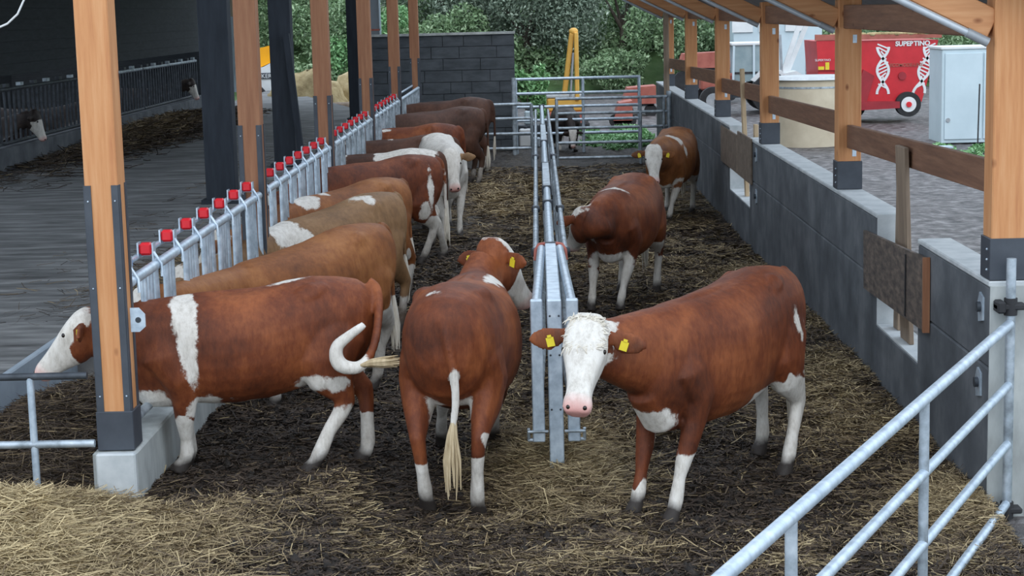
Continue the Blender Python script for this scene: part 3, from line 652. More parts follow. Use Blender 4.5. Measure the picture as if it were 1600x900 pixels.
    An = lambda v: np.array(v)
    rel = c - An(O); lx = rel @ An(F)/sl; ly = rel @ An(Lf)/wide; lz = (rel[:, 2]-zb_)/sz
    hp = c - An(P); ht = hp @ An(h)/hs; hsd = hp @ An(s)/hs; hu = hp @ An(u)/hs
    white_ = np.full(n, -.4)
    # head mask: nearness to the head block
    inhead = np.minimum.reduce([ht + .10, .135 - np.abs(hsd), .14 - np.abs(hu+.03), .6-ht])
    reach = np.sqrt(hsd**2 + (hu+.06)**2) < .30
    nearneck = lx < .55
    if face == 'white':
        fw = np.minimum.reduce([ht + .05 - headw, .138 - np.abs(hsd), (hu + cheek) + np.clip(ht-.22, 0, .3)*2.0]); fw = np.where(reach & ~nearneck, fw, -.4)
        white_ = np.maximum(white_, np.clip(fw, -.4, .2))
    elif face == 'dark': pass
    # patches: (x,y,z,rx,ry,rz) in body coordinates
    for p in white:
        d = np.sqrt(((lx-p[0])/p[3])**2 + ((ly-p[1])/p[4])**2 + ((lz-p[2])/p[5])**2)
        v_ = (1-d)*min(p[3:]); 
        if len(p) > 6 and p[6] < 0: white_ = np.where(v_ > -.02, -np.abs(v_)-.05, white_)
        else: white_ = np.maximum(white_, v_)
    for wx_, wy_, wz_, wr_ in wwhite: white_ = np.maximum(white_, wr_ - np.sqrt((c[:, 0]-wx_)**2 + (c[:, 1]-wy_)**2 + (c[:, 2]-wz_)**2))
    # legs
    body = np.abs(lx) < 1.1
    for i in range(4):
        hf = hoofs[i]; dl = np.sqrt((c[:, 0]-hf.x)**2 + (c[:, 1]-hf.y)**2); top = legw[0] if i < 2 else legw[1]
        if isinstance(top, (tuple, list)): top = top[i % 2]
        an_ = np.arctan2(c[:, 1]-hf.y, c[:, 0]-hf.x); v_ = (top - lz) + .07*np.sin(an_*2+i*1.7+hd*3) + .03*np.sin(an_*5+lz*30) + .05*np.sin(lz*22+i); v_ = np.minimum(v_, .34 - dl + np.clip(lz, 0, .3)*.3); white_ = np.maximum(white_, np.minimum(v_, .15))
    if foreb: # forelegs brown on the back
        v_ = (lx - foreb); m_ = (lx > .2) & (lz < .42) & (lz > .14); white_ = np.where(m_, np.minimum(white_, v_), white_)
    if belly: white_ = np.maximum(white_, np.minimum.reduce([belly - lz, .22-np.abs(ly), .45-np.abs(lx), lz-.3]))
    hoof = np.clip(.105*sz - (rel[:, 2] - gh(c[:, 0], c[:, 1])*((np.abs(c[:, 0]) < 2.6) & (c[:, 1] < 40))), -.4, .2)
    pink = np.minimum.reduce([ht - .475, .12-np.abs(hsd), .1-np.abs(hu+.03)]); pink = np.clip(pink, -.4, .2)
    dirtv = (-.30 + dirt*np.clip((.75-lz)/.5, 0, 1.2)) 
    dirtv = np.where(inhead > 0, -.4, dirtv)
    for e0, ed, ev, en in ears:
        q0 = c - An(e0); ta = q0 @ An(ed)/hs/earsc; va = q0 @ An(ev)/hs/earsc; na = q0 @ An(en)
        white_ = np.where((ta > .02) & (ta < .25) & (np.abs(va) < .09) & (np.abs(na) < .05), -.3, white_)
        dirtv = np.where((ta > .04) & (ta < .20) & (np.abs(va-.01) < .05) & (na > .003) & (na < .04), -.09, dirtv)
    for nm_, v_ in (('white', white_), ('hoof', hoof), ('pink', pink if face != 'dark' else pink*0-.4), ('dirt', dirtv)):
        a = me2.attributes.new(nm_, 'FLOAT', 'POINT'); a.data.foreach_set('value', (np.clip(v_, -.45, .45)+.5).astype(np.float32))
    me2.materials.clear(); body_o = link('body', me2, M[mat], root)
    # eyes, nostrils, tags
    for sg in (-1, 1):
        MB().ball(P + h*(.175*hs) + s*(sg*.105*hs) + u*(.018*hs), .017*hs, 10, 8).build('eye', M['eye'], root)
        MB().ball(P + h*(.505*hs) + s*(sg*.044*hs) + u*(.012*hs), .014*hs, 8, 6).build('nostril', M['eye'], root)
        if tags:
            e0, ed, ev, en = ears[0 if sg < 0 else 1]; cc = e0 + ed*(.105*hs*earsc) + ev*(.028*hs) + en*tagside*(max(.013, vox)*1.15+.004); k = .023*hs
            R = Matrix((ed, ev, en)).transposed()
            m = MB().box(cc, (k*1.9, k*2.2, .004), R); m.box(cc - ev*k*1.3, (k, k*.8, .004), R); m.build('ear_tag', M['yellow'], root)
    # switch
    e = tps[-1]; dr = (tps[-1]-tps[-3]).normalized()
    if sw: e, dr = V(sw[0]), V(sw[1]).normalized()
    m = MB(); nst = 16 if vox < .02 else 6; Lh = .38*sz
    for i in range(nst):
        a = V((random.gauss(0, 1), random.gauss(0, 1), random.gauss(0, .4))); a = a.normalized()*.014
        if tagside < 0: a = a*1.5
        pts = [e - dr*.05 + a*.4, e + a*1.2 + dr*.06, e + a*2.4 + (dr*.5 + V((0, 0, -.5)))*Lh*.5, e + a*(1.6+random.random()) + (dr*.25 + V((0, 0, -.75)))*Lh*random.uniform(.8, 1.1)]
        if sw: pts = [e + a*.3, e + dr*.07 + a*1.3, e + dr*.15 + a*2.2 + V((0, 0, -.015)), e + dr*random.uniform(.2, .28) + a*3 + V((0, 0, -.03))]
        m.tube(pts, [.008, .012, .011, .003], 5)
    m.build('tail_switch', M['tail_hair'] if tuft == 'dirty' else M['hair'], root)
    return root, (P, h, u, s, hs)
def forelock(root, fr, n=60, mat='hair'):
    P, h, u, s, hs = fr; m = MB()
    for i in range(n):
        a = random.uniform(-.09, .09); b = random.uniform(-.02, .17); r0 = P + s*(a*hs) + h*(b*hs) + u*(.058*hs*(1-(a/.16)**2)-.002)
        ang = random.uniform(0, 6.28); dv = (s*math.cos(ang) + h*(math.sin(ang)*.7+.5))*.024
        cv = (s*math.sin(ang) - h*math.cos(ang))*.012
        m.tube([r0 - u*.01, r0 + u*.006 + dv*.4, r0 + u*.008 + dv*.9 + cv, r0 + u*.003 + dv*1.3 + cv*2, r0 - u*.004 + dv*1.5 + cv*3], [.004, .0042, .004, .003, .0015], 4)
    m.build('forelock', M[mat], root)
PI = math.pi
def hdg(dx, dy): return math.atan2(dy, dx)
# right foreground cow
rt, fr = cow('red-brown cow with white face looking at the camera, right foreground', (1.07, 10.74), hdg(-.60, -.82), 1.12, 1.035,
    feet=[(.755, 10.11), (.547, 10.25), (1.532, 11.02), (1.44, 11.60)], poll=(.255, 9.78, 1.255), h=(-.15, -.60, -.80), u=(-.12, -.80, .60),
    mat='coat_red', legw=((.27, .20), (.66, .60)), white=[(.70, .0, .58, .14, .2, .09), (-.58, .22, .74, .12, .08, .13), (-.50, .26, .95, .02, .06, .09), (-.62, .26, .93, .02, .06, .05), (0, 0, .40, .55, .28, .12), (-.33, .26, .56, .12, .1, .06)], vox=.0125, cheek=.15, dirt=.12, headw=-.03, earsc=1.06, wide=.94)
forelock(rt, fr, 330)
# left foreground cow
rt, fr = cow('red-brown cow with white shoulder band feeding through the nearest headlocks', (-1.83, 10.84), hdg(-.93, -.30), 1.0, .90,
    feet=[(-2.22, 10.68), (-2.26, 11.0), (-1.45, 10.70), (-1.17, 11.10)], poll=(-2.74, 10.47, 1.25), h=(-.66, -.05, -.74), u=(-.75, 0, .66), zb_=.2,
    mat='coat_red', legw=((.36, .38), (.38, .36)), white=[(.41, .14, 1.14, .085, .2, .20), (.40, .22, .95, .06, .2, .18), (.385, .26, .80, .03, .1, .13), (0, 0, .40, .30, .3, .10), (.30, .2, .48, .11, .16, .10), (-.36, .22, .60, .10, .2, .07), (-.48, .3, .60, .08, .1, .06), (.62, 0, .53, .14, .2, .13), (-.25, 0, 1.29, .1, .04, .03)], vox=.0125, cheek=.06, dirt=.16, wide=.95,
    tail=[(-1.10, 11.06, 1.32), (-1.04, 11.04, 1.27), (-1.02, 10.86, 1.12), (-1.04, 10.60, .97), (-1.12, 10.52, .885), (-1.23, 10.50, .91), (-1.245, 10.50, 1.01), (-1.17, 10.50, 1.08), (-1.07, 10.50, 1.15)], tailr=[.045, .036, .03, .028, .04, .05, .042, .034, .024], sw=((-1.10, 10.50, .90), (.95, 0, .22)), tuft='dirty',
    wwhite=[(-1.12, 10.52, .88, .09), (-1.23, 10.5, .93, .10), (-1.23, 10.5, 1.03, .08), (-1.16, 10.5, 1.09, .07), (-1.07, 10.5, 1.15, .07)])
# rear view cow
rt, fr = cow('red-brown cow seen from behind with head turned right, centre', (-.50, 11.06), hdg(.10, 1), 1.10, 1.05,
    feet=[(-.72, 12.0), (-.36, 12.05), (-.72, 10.36), (-.41, 10.34)], poll=(-.335, 12.12, 1.40), h=(.42, .42, -.80), u=(.5, .6, .55),
    mat='coat_red', legw=((.3, .3), (.33, .38)), white=[(.42, -.13, 1.18, .22, .05, .13), (-.55, .09, .60, .1, .05, .22), (-.55, -.09, .60, .1, .05, .22), (-.45, -.28, .55, .08, .08, .12), (-.62, .10, 1.30, .03, .05, .03), (.1, -.1, .5, .3, .25, .08), (-.85, .0, .60, .06, .06, .22)], vox=.0125, cheek=.0, dirt=.24, wide=1.12, tuft='dirty', tagside=-1, wwhite=[(-.52, 10.15, .84, .075), (-.52, 10.15, .74, .08), (-.53, 10.15, .64, .09)],
    tail=[(-.575, 10.34, 1.30), (-.575, 10.24, 1.24), (-.56, 10.20, 1.10), (-.53, 10.19, .93), (-.52, 10.19, .74), (-.54, 10.19, .58)])
# second at the fence
cow('light brown cow feeding second from the camera at the headlocks', (-1.80, 13.25), hdg(-.62, -.80), 1.16, 1.0, feet=[None, None, (-1.37, 14.0), None], poll=(-2.66, 11.62, 1.19), h=(-.12, -.1, -.98), u=(-.98, 0, .12), zb_=.10, pit=.09,
    mat='coat_brown', legw=(.42, .55), white=[(-.64, .22, .62, .05, .1, .12)], vox=.016, tags=False, dirt=.2)
cow('tan cow with a white neck patch feeding third at the headlocks', (-1.93, 16.2), hdg(-.66, -.78), 1.12, 1.04, pit=.09, poll=(-2.95, 14.37, .95), h=(-.5, 0, -.86), u=(-.86, 0, .5),
    mat='coat_tan', legw=(.40, .35), white=[(-.22, .05, 1.28, .14, .10, .05), (-.34, .14, 1.24, .05, .08, .08), (.62, .1, 1.12, .16, .3, .22), (.45, .2, .9, .1, .1, .16)], vox=.018, tags=False, dirt=.34)
cow('brown cow with white shoulder streaks, mostly hidden behind the tan cow', (-1.98, 17.85), hdg(-.66, -.75), 1.08, 1.02, pit=.03, poll=(-3.0, 16.34, 1.0), h=(-.5, 0, -.86), u=(-.86, 0, .5),
    mat='coat_brown', legw=(.40, .45), white=[(.55, .08, 1.20, .14, .25, .12), (.28, .05, 1.24, .06, .1, .05)], vox=.02, tags=False, dirt=.3)
cow('brown cow with white stripe down its thigh feeding fifth at the headlocks', (-1.93, 20.75), hdg(-.86, -.5), 1.08, 1.02, feet=[None, None, (-1.42, 21.0), (-1.20, 21.4)], poll=(-3.05, 19.63, 1.0), h=(-.5, 0, -.86), u=(-.86, 0, .5),
    mat='coat_red', legw=(.40, .52), white=[(-.55, .26, .85, .035, .1, .24), (-.48, .27, .66, .07, .1, .12), (-.85, 0, .7, .05, .06, .3)], vox=.018, tags=False, dirt=.25)
cow('white-backed cow with dark brown patches feeding sixth at the headlocks', (-2.02, 22.30), PI, 1.0, 1.0, poll=(-3.05, 22.26, 1.0), h=(-.5, 0, -.86), u=(-.86, 0, .5),
    mat='coat_dark', legw=(.40, .52), white=[(-.35, 0, 1.1, .42, .5, .4), (.45, 0, 1.15, .06, .4, .2)], vox=.02, tags=False, dirt=.3)
# white cow facing the camera
cow('white cow facing the camera behind the feeding row', (-1.32, 24.25), hdg(.22, -1), 1.0, 1.02, feet=[(-1.08, 23.6), (-1.26, 23.45), None, None], poll=(-1.14, 22.95, 1.20), h=(.10, -.42, -.90), u=(-.05, -.9, .42),
    mat='coat_tan', legw=(.5, .5), white=[(.35, 0, .9, 1.2, .6, 1.1)], vox=.017, tags=False, dirt=.18, headw=-.1, cheek=.3)
cow('dark brown narrow-backed cow feeding behind the white-backed one', (-1.97, 24.95), PI, 1.02, .99, poll=(-3.05, 24.9, 1.0), h=(-.5, 0, -.86), u=(-.86, 0, .5),
    mat='coat_dark', legw=(.4, .5), white=[(.1, 0, 1.25, .04, .06, .04)], vox=.024, tags=False, dirt=.3)
cow('reddish brown cow feeding in front of the large dark brown one', (-2.0, 27.5), PI, 1.0, .99, poll=(-3.05, 27.53, 1.0), h=(-.5, 0, -.86), u=(-.86, 0, .5),
    mat='coat_red', legw=(.4, .5), white=[(.35, .1, 1.22, .08, .05, .04)], vox=.024, tags=False, dirt=.3)
cow('large dark brown cow near the far end of the feeding row', (-1.75, 30.5), hdg(-.9, -.35), 1.1, 1.05, poll=(-3.05, 30.17, 1.0), h=(-.5, 0, -.86), u=(-.86, 0, .5),
    mat='coat_dark', legw=(.2, .2), white=(), vox=.022, tags=False, dirt=.3)
cow('brown cow farthest back in the feeding row below the dark wall', (-1.68, 32.9), PI, 1.03, 1.09, poll=(-2.95, 32.8, 1.05), h=(-.5, 0, -.86), u=(-.86, 0, .5),
    mat='coat_dark', legw=(.3, .3), white=(), vox=.024, tags=False, dirt=.3)
# middle right cow
cow('red-brown cow with head turned behind the divider, right pen middle', (.86, 18.0), hdg(-.30, -1), .98, .99, feet=[(.79, 17.46), (.50, 17.50), None, None], poll=(.44, 17.22, 1.04), h=(-.26, .62, -.74), u=(-.2, .6, .6),
    mat='coat_red', legw=(.44, .5), white=[(.46, 0, 1.28, .05, .30, .09), (.60, 0, .52, .22, .22, .12)], vox=.016, tags=True, dirt=.14, cheek=.05, wide=1.12)
# far right cow
cow('red and white cow facing the camera by the right wall, far back', (1.90, 25.35), hdg(-.26, -1), 1.0, .97, feet=[(1.82, 24.8), (1.58, 24.5), None, None], poll=(1.545, 23.85, 1.12), h=(-.02, -.42, -.90), u=(0, -.9, .42),
    mat='coat_brown', legw=(.5, .5), white=[(.42, .13, 1.22, .09, .16, .14), (.40, .24, 1.0, .03, .1, .12), (.6, .0, .45, .1, .1, .2)], vox=.017, dirt=.14, cheek=.15, wide=1.1)
cow('dark cow with a white face lowering its head behind the far gate', (.58, 37.9), hdg(.12, -1), .72, .72, poll=(.72, 36.9, .50), h=(.0, -.25, -.97), u=(0, -.97, .25),
    mat='coat_black', legw=(.2, .2), vox=.026, tags=False, dirt=.1, cheek=.15)
for i, (yy, nm_) in enumerate(((31.2, 'nearest'), (35.9, 'middle'), (45.6, 'farthest'))):
    cow(f'dark cow with whitish nose reaching through the barn headlocks, {nm_} of three', (-10.6, yy), 0, 1.0, 1.0, poll=(-9.1+.25, yy, 1.42), h=(.30, 0, -.95), u=(.95, 0, .30), mat='coat_black', legw=(.2, .2), vox=.028, tags=False, dirt=.05, headw=.2, cheek=.1)

# ------------------------------------------------------------------ straw
def stems(name, n, xr, yr, dens, hfun, L=(.06, .22), wd=.0045, tone=(.5, .22), lift=.03, label=None, cat=None):
    X = rng.uniform(*xr, n*4); Y = rng.uniform(*yr, n*4)
    Dn = dens(X, Y); k = rng.random(n*4) < Dn; X, Y = X[k][:n], Y[k][:n]; Dn = Dn[k][:n]; m = len(X)
    ang = rng.uniform(0, 2*np.pi, m); ln = rng.uniform(*L, m); tl = rng.normal(0, .22, m); bend = rng.normal(0, .25, m)
    W_ = wd*rng.uniform(.6, 1.3, m)*(np.maximum(Y, 9)/10)**.6
    d0 = np.stack([np.cos(ang), np.sin(ang), np.sin(tl)], 1); d1 = np.stack([np.cos(ang+bend), np.sin(ang+bend), np.sin(tl)*.3], 1)
    Z = hfun(X, Y) + rng.random(m)*lift*(.4+Dn) + .004
    c = np.stack([X, Y, Z], 1); a = c - d0*ln[:, None]/2; b = c + d1*ln[:, None]/2
    a[:, 2] = np.maximum(a[:, 2], hfun(a[:, 0], a[:, 1])-.004); b[:, 2] = np.maximum(b[:, 2], hfun(b[:, 0], b[:, 1])-.004)
    sd = np.stack([-np.sin(ang), np.cos(ang), rng.normal(0, .7, m)], 1); sd /= np.linalg.norm(sd, axis=1)[:, None]; sd *= W_[:, None]/2
    co = np.stack([a-sd, a+sd, c-sd, c+sd, b-sd, b+sd], 1).reshape(-1, 3)
    co[:, 0] = np.clip(co[:, 0], xr[0]-.02, xr[1]+.02)
    i = np.arange(m)*6; q = np.concatenate([np.stack([i, i+1, i+3, i+2], 1), np.stack([i+2, i+3, i+5, i+4], 1)])
    tn = np.clip(rng.normal(tone[0], tone[1], m) + .28*(np.clip(Dn, 0, 1)-.5), 0, 1)
    o = link(name, fast_mesh(name, co, q, {'tone': np.repeat(tn, 6)}, False), M['straw']); tag(o, label, cat, None, 'stuff'); return o
dn = lambda x, y: np.clip(strawy(x, y)**1.25, .02, 1)
stems('straw_litter', 95000, (-2.42, 2.58), (8.2, 13.5), dn, gh, L=(.05, .22), wd=.0055, tone=(.46, .22), label='loose straw litter over the near mud between the foreground cows', cat='straw')
stems('straw_litter', 60000, (-2.42, 2.58), (13.5, 21), dn, gh, L=(.08, .24), wd=.0055, tone=(.46, .2), label='brownish straw bedding in the middle of the pen', cat='straw')
stems('straw_litter', 26000, (-2.42, 2.58), (21, 34), dn, gh, L=(.1, .3), wd=.006, tone=(.48, .2), lift=.04, label='straw bedding at the far end of the pen', cat='straw')
stems('trampled_litter', 70000, (-2.42, 2.58), (8.2, 14), lambda x, y: .5+0*x, gh, L=(.03, .12), wd=.008, tone=(.14, .12), lift=.022, label='short dark trampled litter covering the near pen floor', cat='litter')
stems('trampled_litter', 30000, (-2.42, 2.58), (14, 24), lambda x, y: .5+0*x, gh, L=(.04, .16), wd=.009, tone=(.16, .12), lift=.025, label='short dark trampled litter in the middle of the pen', cat='litter')
hp_ = lambda x, y: gh(x, y)
stems('straw_heap', 30000, (-3.6, -1.3), (7.9, 9.88), lambda x, y: np.clip(1.1*bl(x, y, -2.9, 8.9, .85, 1.0)*(.5+.9*vnoise(x, y, 3.1, 9)), 0, 1), hp_, L=(.08, .32), tone=(.70, .16), lift=.09, label='pale golden straw heap at the lower left below the light gate', cat='straw')
stems('straw_heap', 15000, (-.6, .85), (10.0, 13.2), lambda x, y: np.clip(bl(x, y, .12, 11.3, .40, 1.0), 0, 1), gh, L=(.08, .28), tone=(.64, .16), lift=.07, label='golden straw heap around the foot of the divider post', cat='straw')
stems('straw_heap', 5000, (1.7, 2.58), (9.2, 11.0), lambda x, y: np.clip(bl(x, y, 2.5, 10.2, .4, .6), 0, 1), gh, L=(.08, .28), tone=(.58, .16), lift=.05, label='golden straw heap under the open gate beside the wall end', cat='straw')
th = lambda x, y: gh(x, y) + .22*bl(x, y, -3.25, 12.3, .5, 1.3)
stems('trough_hay', 15000, (-3.8, -2.64), (10.2, 14.2), lambda x, y: np.clip(.5+0*x, 0, 1), th, L=(.08, .26), tone=(.26, .16), lift=.06, label='dark brown hay in the trough under the feeding cow', cat='hay')
stems('alley_feed', 12000, (-5.2, -2.8), (14.4, 37), lambda x, y: np.clip(bl(x, y, -3.5, 17, .5, 2.0)*.9+.5*bl(x, y, -3.2, 30, .5, 9)+.02, 0, 1), lambda x, y: .5+0*x, L=(.1, .3), tone=(.40, .18), lift=.07, label='feed remains on the alley floor beyond the headlocks', cat='feed')
stems('barn_feed', 9000, (-9.0, -6.8), (26, 48), lambda x, y: np.clip(bl(x, y, -8.4, 39, .8, 7), 0, 1), lambda x, y: .5+.18*bl(x, y, -8.4, 39, .5, 8)+0*x, L=(.2, .5), wd=.008, tone=(.30, .16), lift=.12, label='dark feed scattered along the left barn curb', cat='feed')
# mud clods
m_ = 14000; X = rng.uniform(-2.3, 2.5, m_*2); Y = 8.4 + 13*rng.random(m_*2)**1.6; k = strawy(X, Y) < .4; X, Y = X[k][:m_], Y[k][:m_]; m_ = len(X)
oc = np.array([(1,0,0),(0,1,0),(-1,0,0),(0,-1,0),(0,0,.8),(0,0,-.5)]); S = rng.uniform(.008, .03, m_)*(1 + .8*(rng.random(m_) > .9))
co = (oc[None]*S[:, None, None]*rng.uniform(.6, 1.3, (m_, 6, 1)) + np.stack([X, Y, gh(X, Y)+.004], 1)[:, None]).reshape(-1, 3)
tf = np.array([(0,1,4),(1,2,4),(2,3,4),(3,0,4),(1,0,5),(2,1,5),(3,2,5),(0,3,5)]); q = (tf[None] + (np.arange(m_)*6)[:, None, None]).reshape(-1, 3)
tag(link('mud_clods', fast_mesh('clods', co, q, {'strawy': np.zeros(len(co))}), M['mud']), 'dark clods of trampled mud and dung across the pen floor', 'mud', None, 'stuff')

# ------------------------------------------------------------------ yard things
# red mixer wagon, side faces the camera (local x along world x)
MX, MY = 6.95, 45.0
t = empty('mixer_wagon', (8.5, 46, 0), 'red feed mixer wagon with white helix stripes parked beyond the yard', 'feed mixer')
def mp(px, py): return (MX + (px-1268)*.01612, 2.13 - (py-62)*.01655)
def plane_poly(pts, y, th, name, mat): MB().prism([mp(*p) for p in pts], 'y', y, y-th).build(name, mat, t)
MB().prism([mp(1272, 68), mp(1462, 70), mp(1437, 163), mp(1350, 166), mp(1278, 150)], 'y', MY, MY+2.0).build('tub', M['red'], t)
plane_poly([(1302, 68), (1308, 68), (1308, 160), (1302, 150)], MY, .03, 'rib', M['dred'])
plane_poly([(1272, 66), (1304, 66), (1304, 112), (1275, 112)], MY, .06, 'front_panel', M['red'])
plane_poly([(1345, 112), (1362, 122), (1350, 162), (1330, 160)], MY, .08, 'chute_flap', M['dred'])
plane_poly([(1340, 160), (1400, 161), (1400, 171), (1340, 173)], MY, .25, 'chassis', M['dred'])
plane_poly([(1270, 58), (1466, 62), (1466, 67), (1270, 67)], MY, .08, 'rim', M['rust'])
m = MB()
for i in range(60):
    a = random.uniform(1300, 1455); p = mp(a, 62); m.ball((p[0], MY+random.uniform(-.05, .3), p[1]+.04), (.10, .08, .05), 6, 4)
o = m.build('hay_on_rim', M['straw_pile'], t); o['kind'] = 'stuff'
wx, wz = mp(1414, 167)
ty = MB().tube([(wx, MY-.22, wz+.02), (wx, MY+.05, wz+.02)], .31, 28).build('tyre', M['black'], t)
MB().tube([(wx, MY-.235, wz+.02), (wx, MY-.20, wz+.02)], .19, 24).build('wheel_rim', M['white'], ty)
MB().tube([(wx, MY-.28, wz+.02), (wx, MY-.20, wz+.02)], .07, 12).build('hub', M['redcap'], ty)
MB().tube([(wx-1.1, MY+1.3, .3), (wx-1.1, MY+1.7, .3)], .30, 20).build('tyre', M['black'], t)
MB().tube([(*mp(1406, 123)[:1], MY-.05, mp(1406, 123)[1]), (mp(1406, 123)[0], MY, mp(1406, 123)[1])], .1, 14).build('port', M['dred'], t)
# helix emblems: two strands with rungs
def helix(cx0, cy0, cx1, cy1, name='helix_emblem', flip=1, wd=13):
    m = MB(); n = 26
    def pt(f, ph):
        a = f*math.pi*1.35*2*.75 + ph; px = cx0 + (cx1-cx0)*f + math.cos(a)*wd*flip; py = cy0 + (cy1-cy0)*f; x, z = mp(px, py); return V((x, MY-.012, z))
    for ph in (0, math.pi):
        for i in range(n):
            a, b = pt(i/n, ph), pt((i+1)/n, ph); m.bar(a, b, .065, .012, (0, 1, 0))
    for i in range(1, n-1, 2):
        a, b = pt(i/n, 0), pt(i/n, math.pi); m.bar(a, b + V((0, 0, .12)), .036, .01, (0, 1, 0))
    m.build(name, M['white'], t)
helix(1376, 79, 1376, 150, wd=9); helix(1449, 80, 1432, 150, flip=-1, wd=9)
def text(s, x, y, z, size, mat, parent, name='lettering', rot=(PI/2, 0, 0), sh=0, bold=.0):
    cu = bpy.data.curves.new('txt', 'FONT'); cu.body = s; cu.size = size; cu.extrude = .004; cu.offset = bold; cu.shear = sh; cu.align_x = 'LEFT'
    ob = bpy.data.objects.new('tmp', cu); scene.collection.objects.link(ob)
    dg = bpy.context.evaluated_depsgraph_get(); me = bpy.data.meshes.new_from_object(ob.evaluated_get(dg)); bpy.data.objects.remove(ob)
    me.transform(Matrix.Translation((x, y, z)) @ Matrix.Rotation(rot[2], 4, 'Z') @ Matrix.Rotation(rot[0], 4, 'X')); me.materials.clear()
    return link(name, me, mat, parent)
x_, z_ = mp(1395, 78); text('SUPERTINO', x_, MY-.02, z_, .165, M['white'], t, bold=.006)
x_, z_ = mp(1386, 109); text('ECOMODE-LINE', x_, MY-.02, z_, .115, M['rust'], t, sh=.2, bold=.002)
x_, z_ = mp(1268, 98); text('SUPERTINO', x_+.03, MY-.08, z_, .075, M['white'], t)
plane_poly([(1286, 100), (1292, 100), (1292, 111), (1286, 111)], MY-.065, .01, 'warning_label', M['yellow'])
plane_poly([(1275, 106), (1284, 106), (1284, 111), (1275, 111)], MY-.065, .01, 'warning_label', M['yellow'])
# beige tank
t = empty('round_tank', (6.0, 38.4, 0), 'round beige tank standing in the yard behind the right posts', 'tank')
MB().tube([(5.95, 38.4, -.05), (5.95, 38.4, 1.38)], [.93, .86], 40).build('shell', M['beige'], t)
MB().tube([(5.95, 38.4, 1.20), (5.95, 38.4, 1.24)], .875, 40).build('band', M['galv_dirty'], t)
MB().tube([(5.95, 38.4, 1.38), (5.95, 38.4, 1.44)], [.92, .80], 40).build('lid', M['conc_top'], t)
# white cabinet
t = empty('white_cabinet', (8.9, 37.6, 0), 'pale blue-white steel cabinet standing in the yard at the right', 'cabinet')
MB().box((9.25, 38.2, .97), (1.5, 1.2, 1.96), ch=.01).build('body', M['bwhite'], t)
MB().box((9.25, 38.2, 1.98), (1.56, 1.26, .06), ch=.01).build('roof', M['white'], t)
MB().box((8.95, 37.58, .97), (.78, .03, 1.8), ch=.006).build('door', M['bwhite'], t)
MB().box((9.65, 37.58, .97), (.55, .03, 1.8), ch=.006).build('door', M['bwhite'], t)
MB().tube([(8.63, 37.54, .48), (8.63, 37.57, .48)], .045, 12).build('handle', M['grey'], t)
tag(MB().bar((9.0, 36.5, 0), (9.12, 36.9, 1.25), .03, .03).build('leaning_pole', M['black']), 'dark thin pole leaning at the white cabinet', 'pole')
t = empty('metal_box', (7.5, 33.4, 0), 'small silver metal box lying in the grass before the cabinet', 'box')
MB().box((7.55, 33.5, .13), (.42, .3, .2), ch=.02).build('case', M['grey'], t); MB().box((7.55, 33.5, .25), (.44, .32, .03)).build('lid', M['galv'], t)
tag(MB().box((4.15, 17.0, .0), (.16, 5.0, .08), ch=.02).build('kerb_stone', M['conc_top']), 'pale kerb strip on the gravel outside the right wall', 'kerb')

# pale tractor with loader
def wheel(x, y, z, r, wd, root, rim='grey'):
    ty = MB().tube([(x, y-wd/2, z), (x, y+wd/2, z)], r, 28).build('tyre', M['black'], root)
    MB().tube([(x, y-wd/2-.02, z), (x, y-wd/2+.02, z)], r*.55, 20).build('wheel_rim', M[rim], ty)
t = empty('tractor', (6.0, 50, 0), 'pale tractor with glazed cab standing beyond the tank', 'tractor')
MB().box((6.05, 50.5, 1.9), (1.25, 1.3, .08), ch=.02).build('cab_roof', M['white'], t)
for dx, dy in ((-.55, -.6), (.0, -.62), (.55, -.6), (-.55, .6), (.55, .6)):
    MB().bar((6.05+dx*1.05, 50.5+dy, .75), (6.05+dx, 50.5+dy, 1.87), .06, .06).build('cab_pillar', M['bwhite'], t)
MB().box((6.05, 50.5, 1.35), (1.05, 1.15, .98)).build('cab_glass', M['cabglass'], t)
MB().box((6.05, 49.9, 1.35), (.05, .04, .98)).box((6.05, 49.91, 1.1), (1.1, .04, .05)).build('window_frame', M['black'], t)
MB().box((5.1, 50.5, .85), (1.0, .8, .45), ch=.05).build('bonnet', M['rust'], t)
MB().box((5.9, 50.5, .6), (2.2, .6, .4)).build('chassis', M['galv_dark'], t)
MB().prism([(5.95, .9), (6.2, 1.15), (6.8, 1.15), (7.05, .8), (6.95, .8), (6.75, 1.05), (6.25, 1.05), (6.05, .85)], 'y', 49.7, 50.0).build('mudguard', M['white'], t)
wheel(6.5, 49.75, .52, .55, .4, t); wheel(6.5, 51.3, .52, .55, .4, t); wheel(4.9, 49.8, .36, .38, .3, t); wheel(4.9, 51.2, .36, .38, .3, t)
t = empty('loader_boom', (7.3, 52, 0), 'white twin loader boom slanting up behind the third right post', 'loader')
for dx in (0, .28): MB().bar((7.05+dx*.5, 52+dx, .7), (7.75+dx, 52+dx, 2.75), .13, .13).build('arm', M['white'], t)
MB().bar((7.1, 51.9, 1.0), (7.05, 51.9, 2.1), .07, .07).build('ram', M['grey'], t)
MB().prism([(6.8, .55), (6.9, .95), (7.5, 1.05), (7.9, .8), (8.0, .55)], 'y', 51.7, 52.4).build('housing', M['white'], t)
wheel(7.3, 51.6, .35, .4, .3, t)
tag(MB().tube([(7.45, 49, 0), (7.45, 49, 1.75)], .10, 12).build('standpipe', M['galv_dirty']), 'grey standpipe between the tank and the red mixer', 'pipe')
t = empty('white_building', (9, 62, 0), 'light blue-white building far behind the tractor', 'building')
MB().box((8.2, 62.4, 1.7), (3.0, 3.0, 3.6), ch=.02).build('wall', M['bwhite'], t)
for i in range(3): MB().box((7.0+i*.9, 60.86, 2.4), (.7, .06, .7)).build('window', M['white'], t)
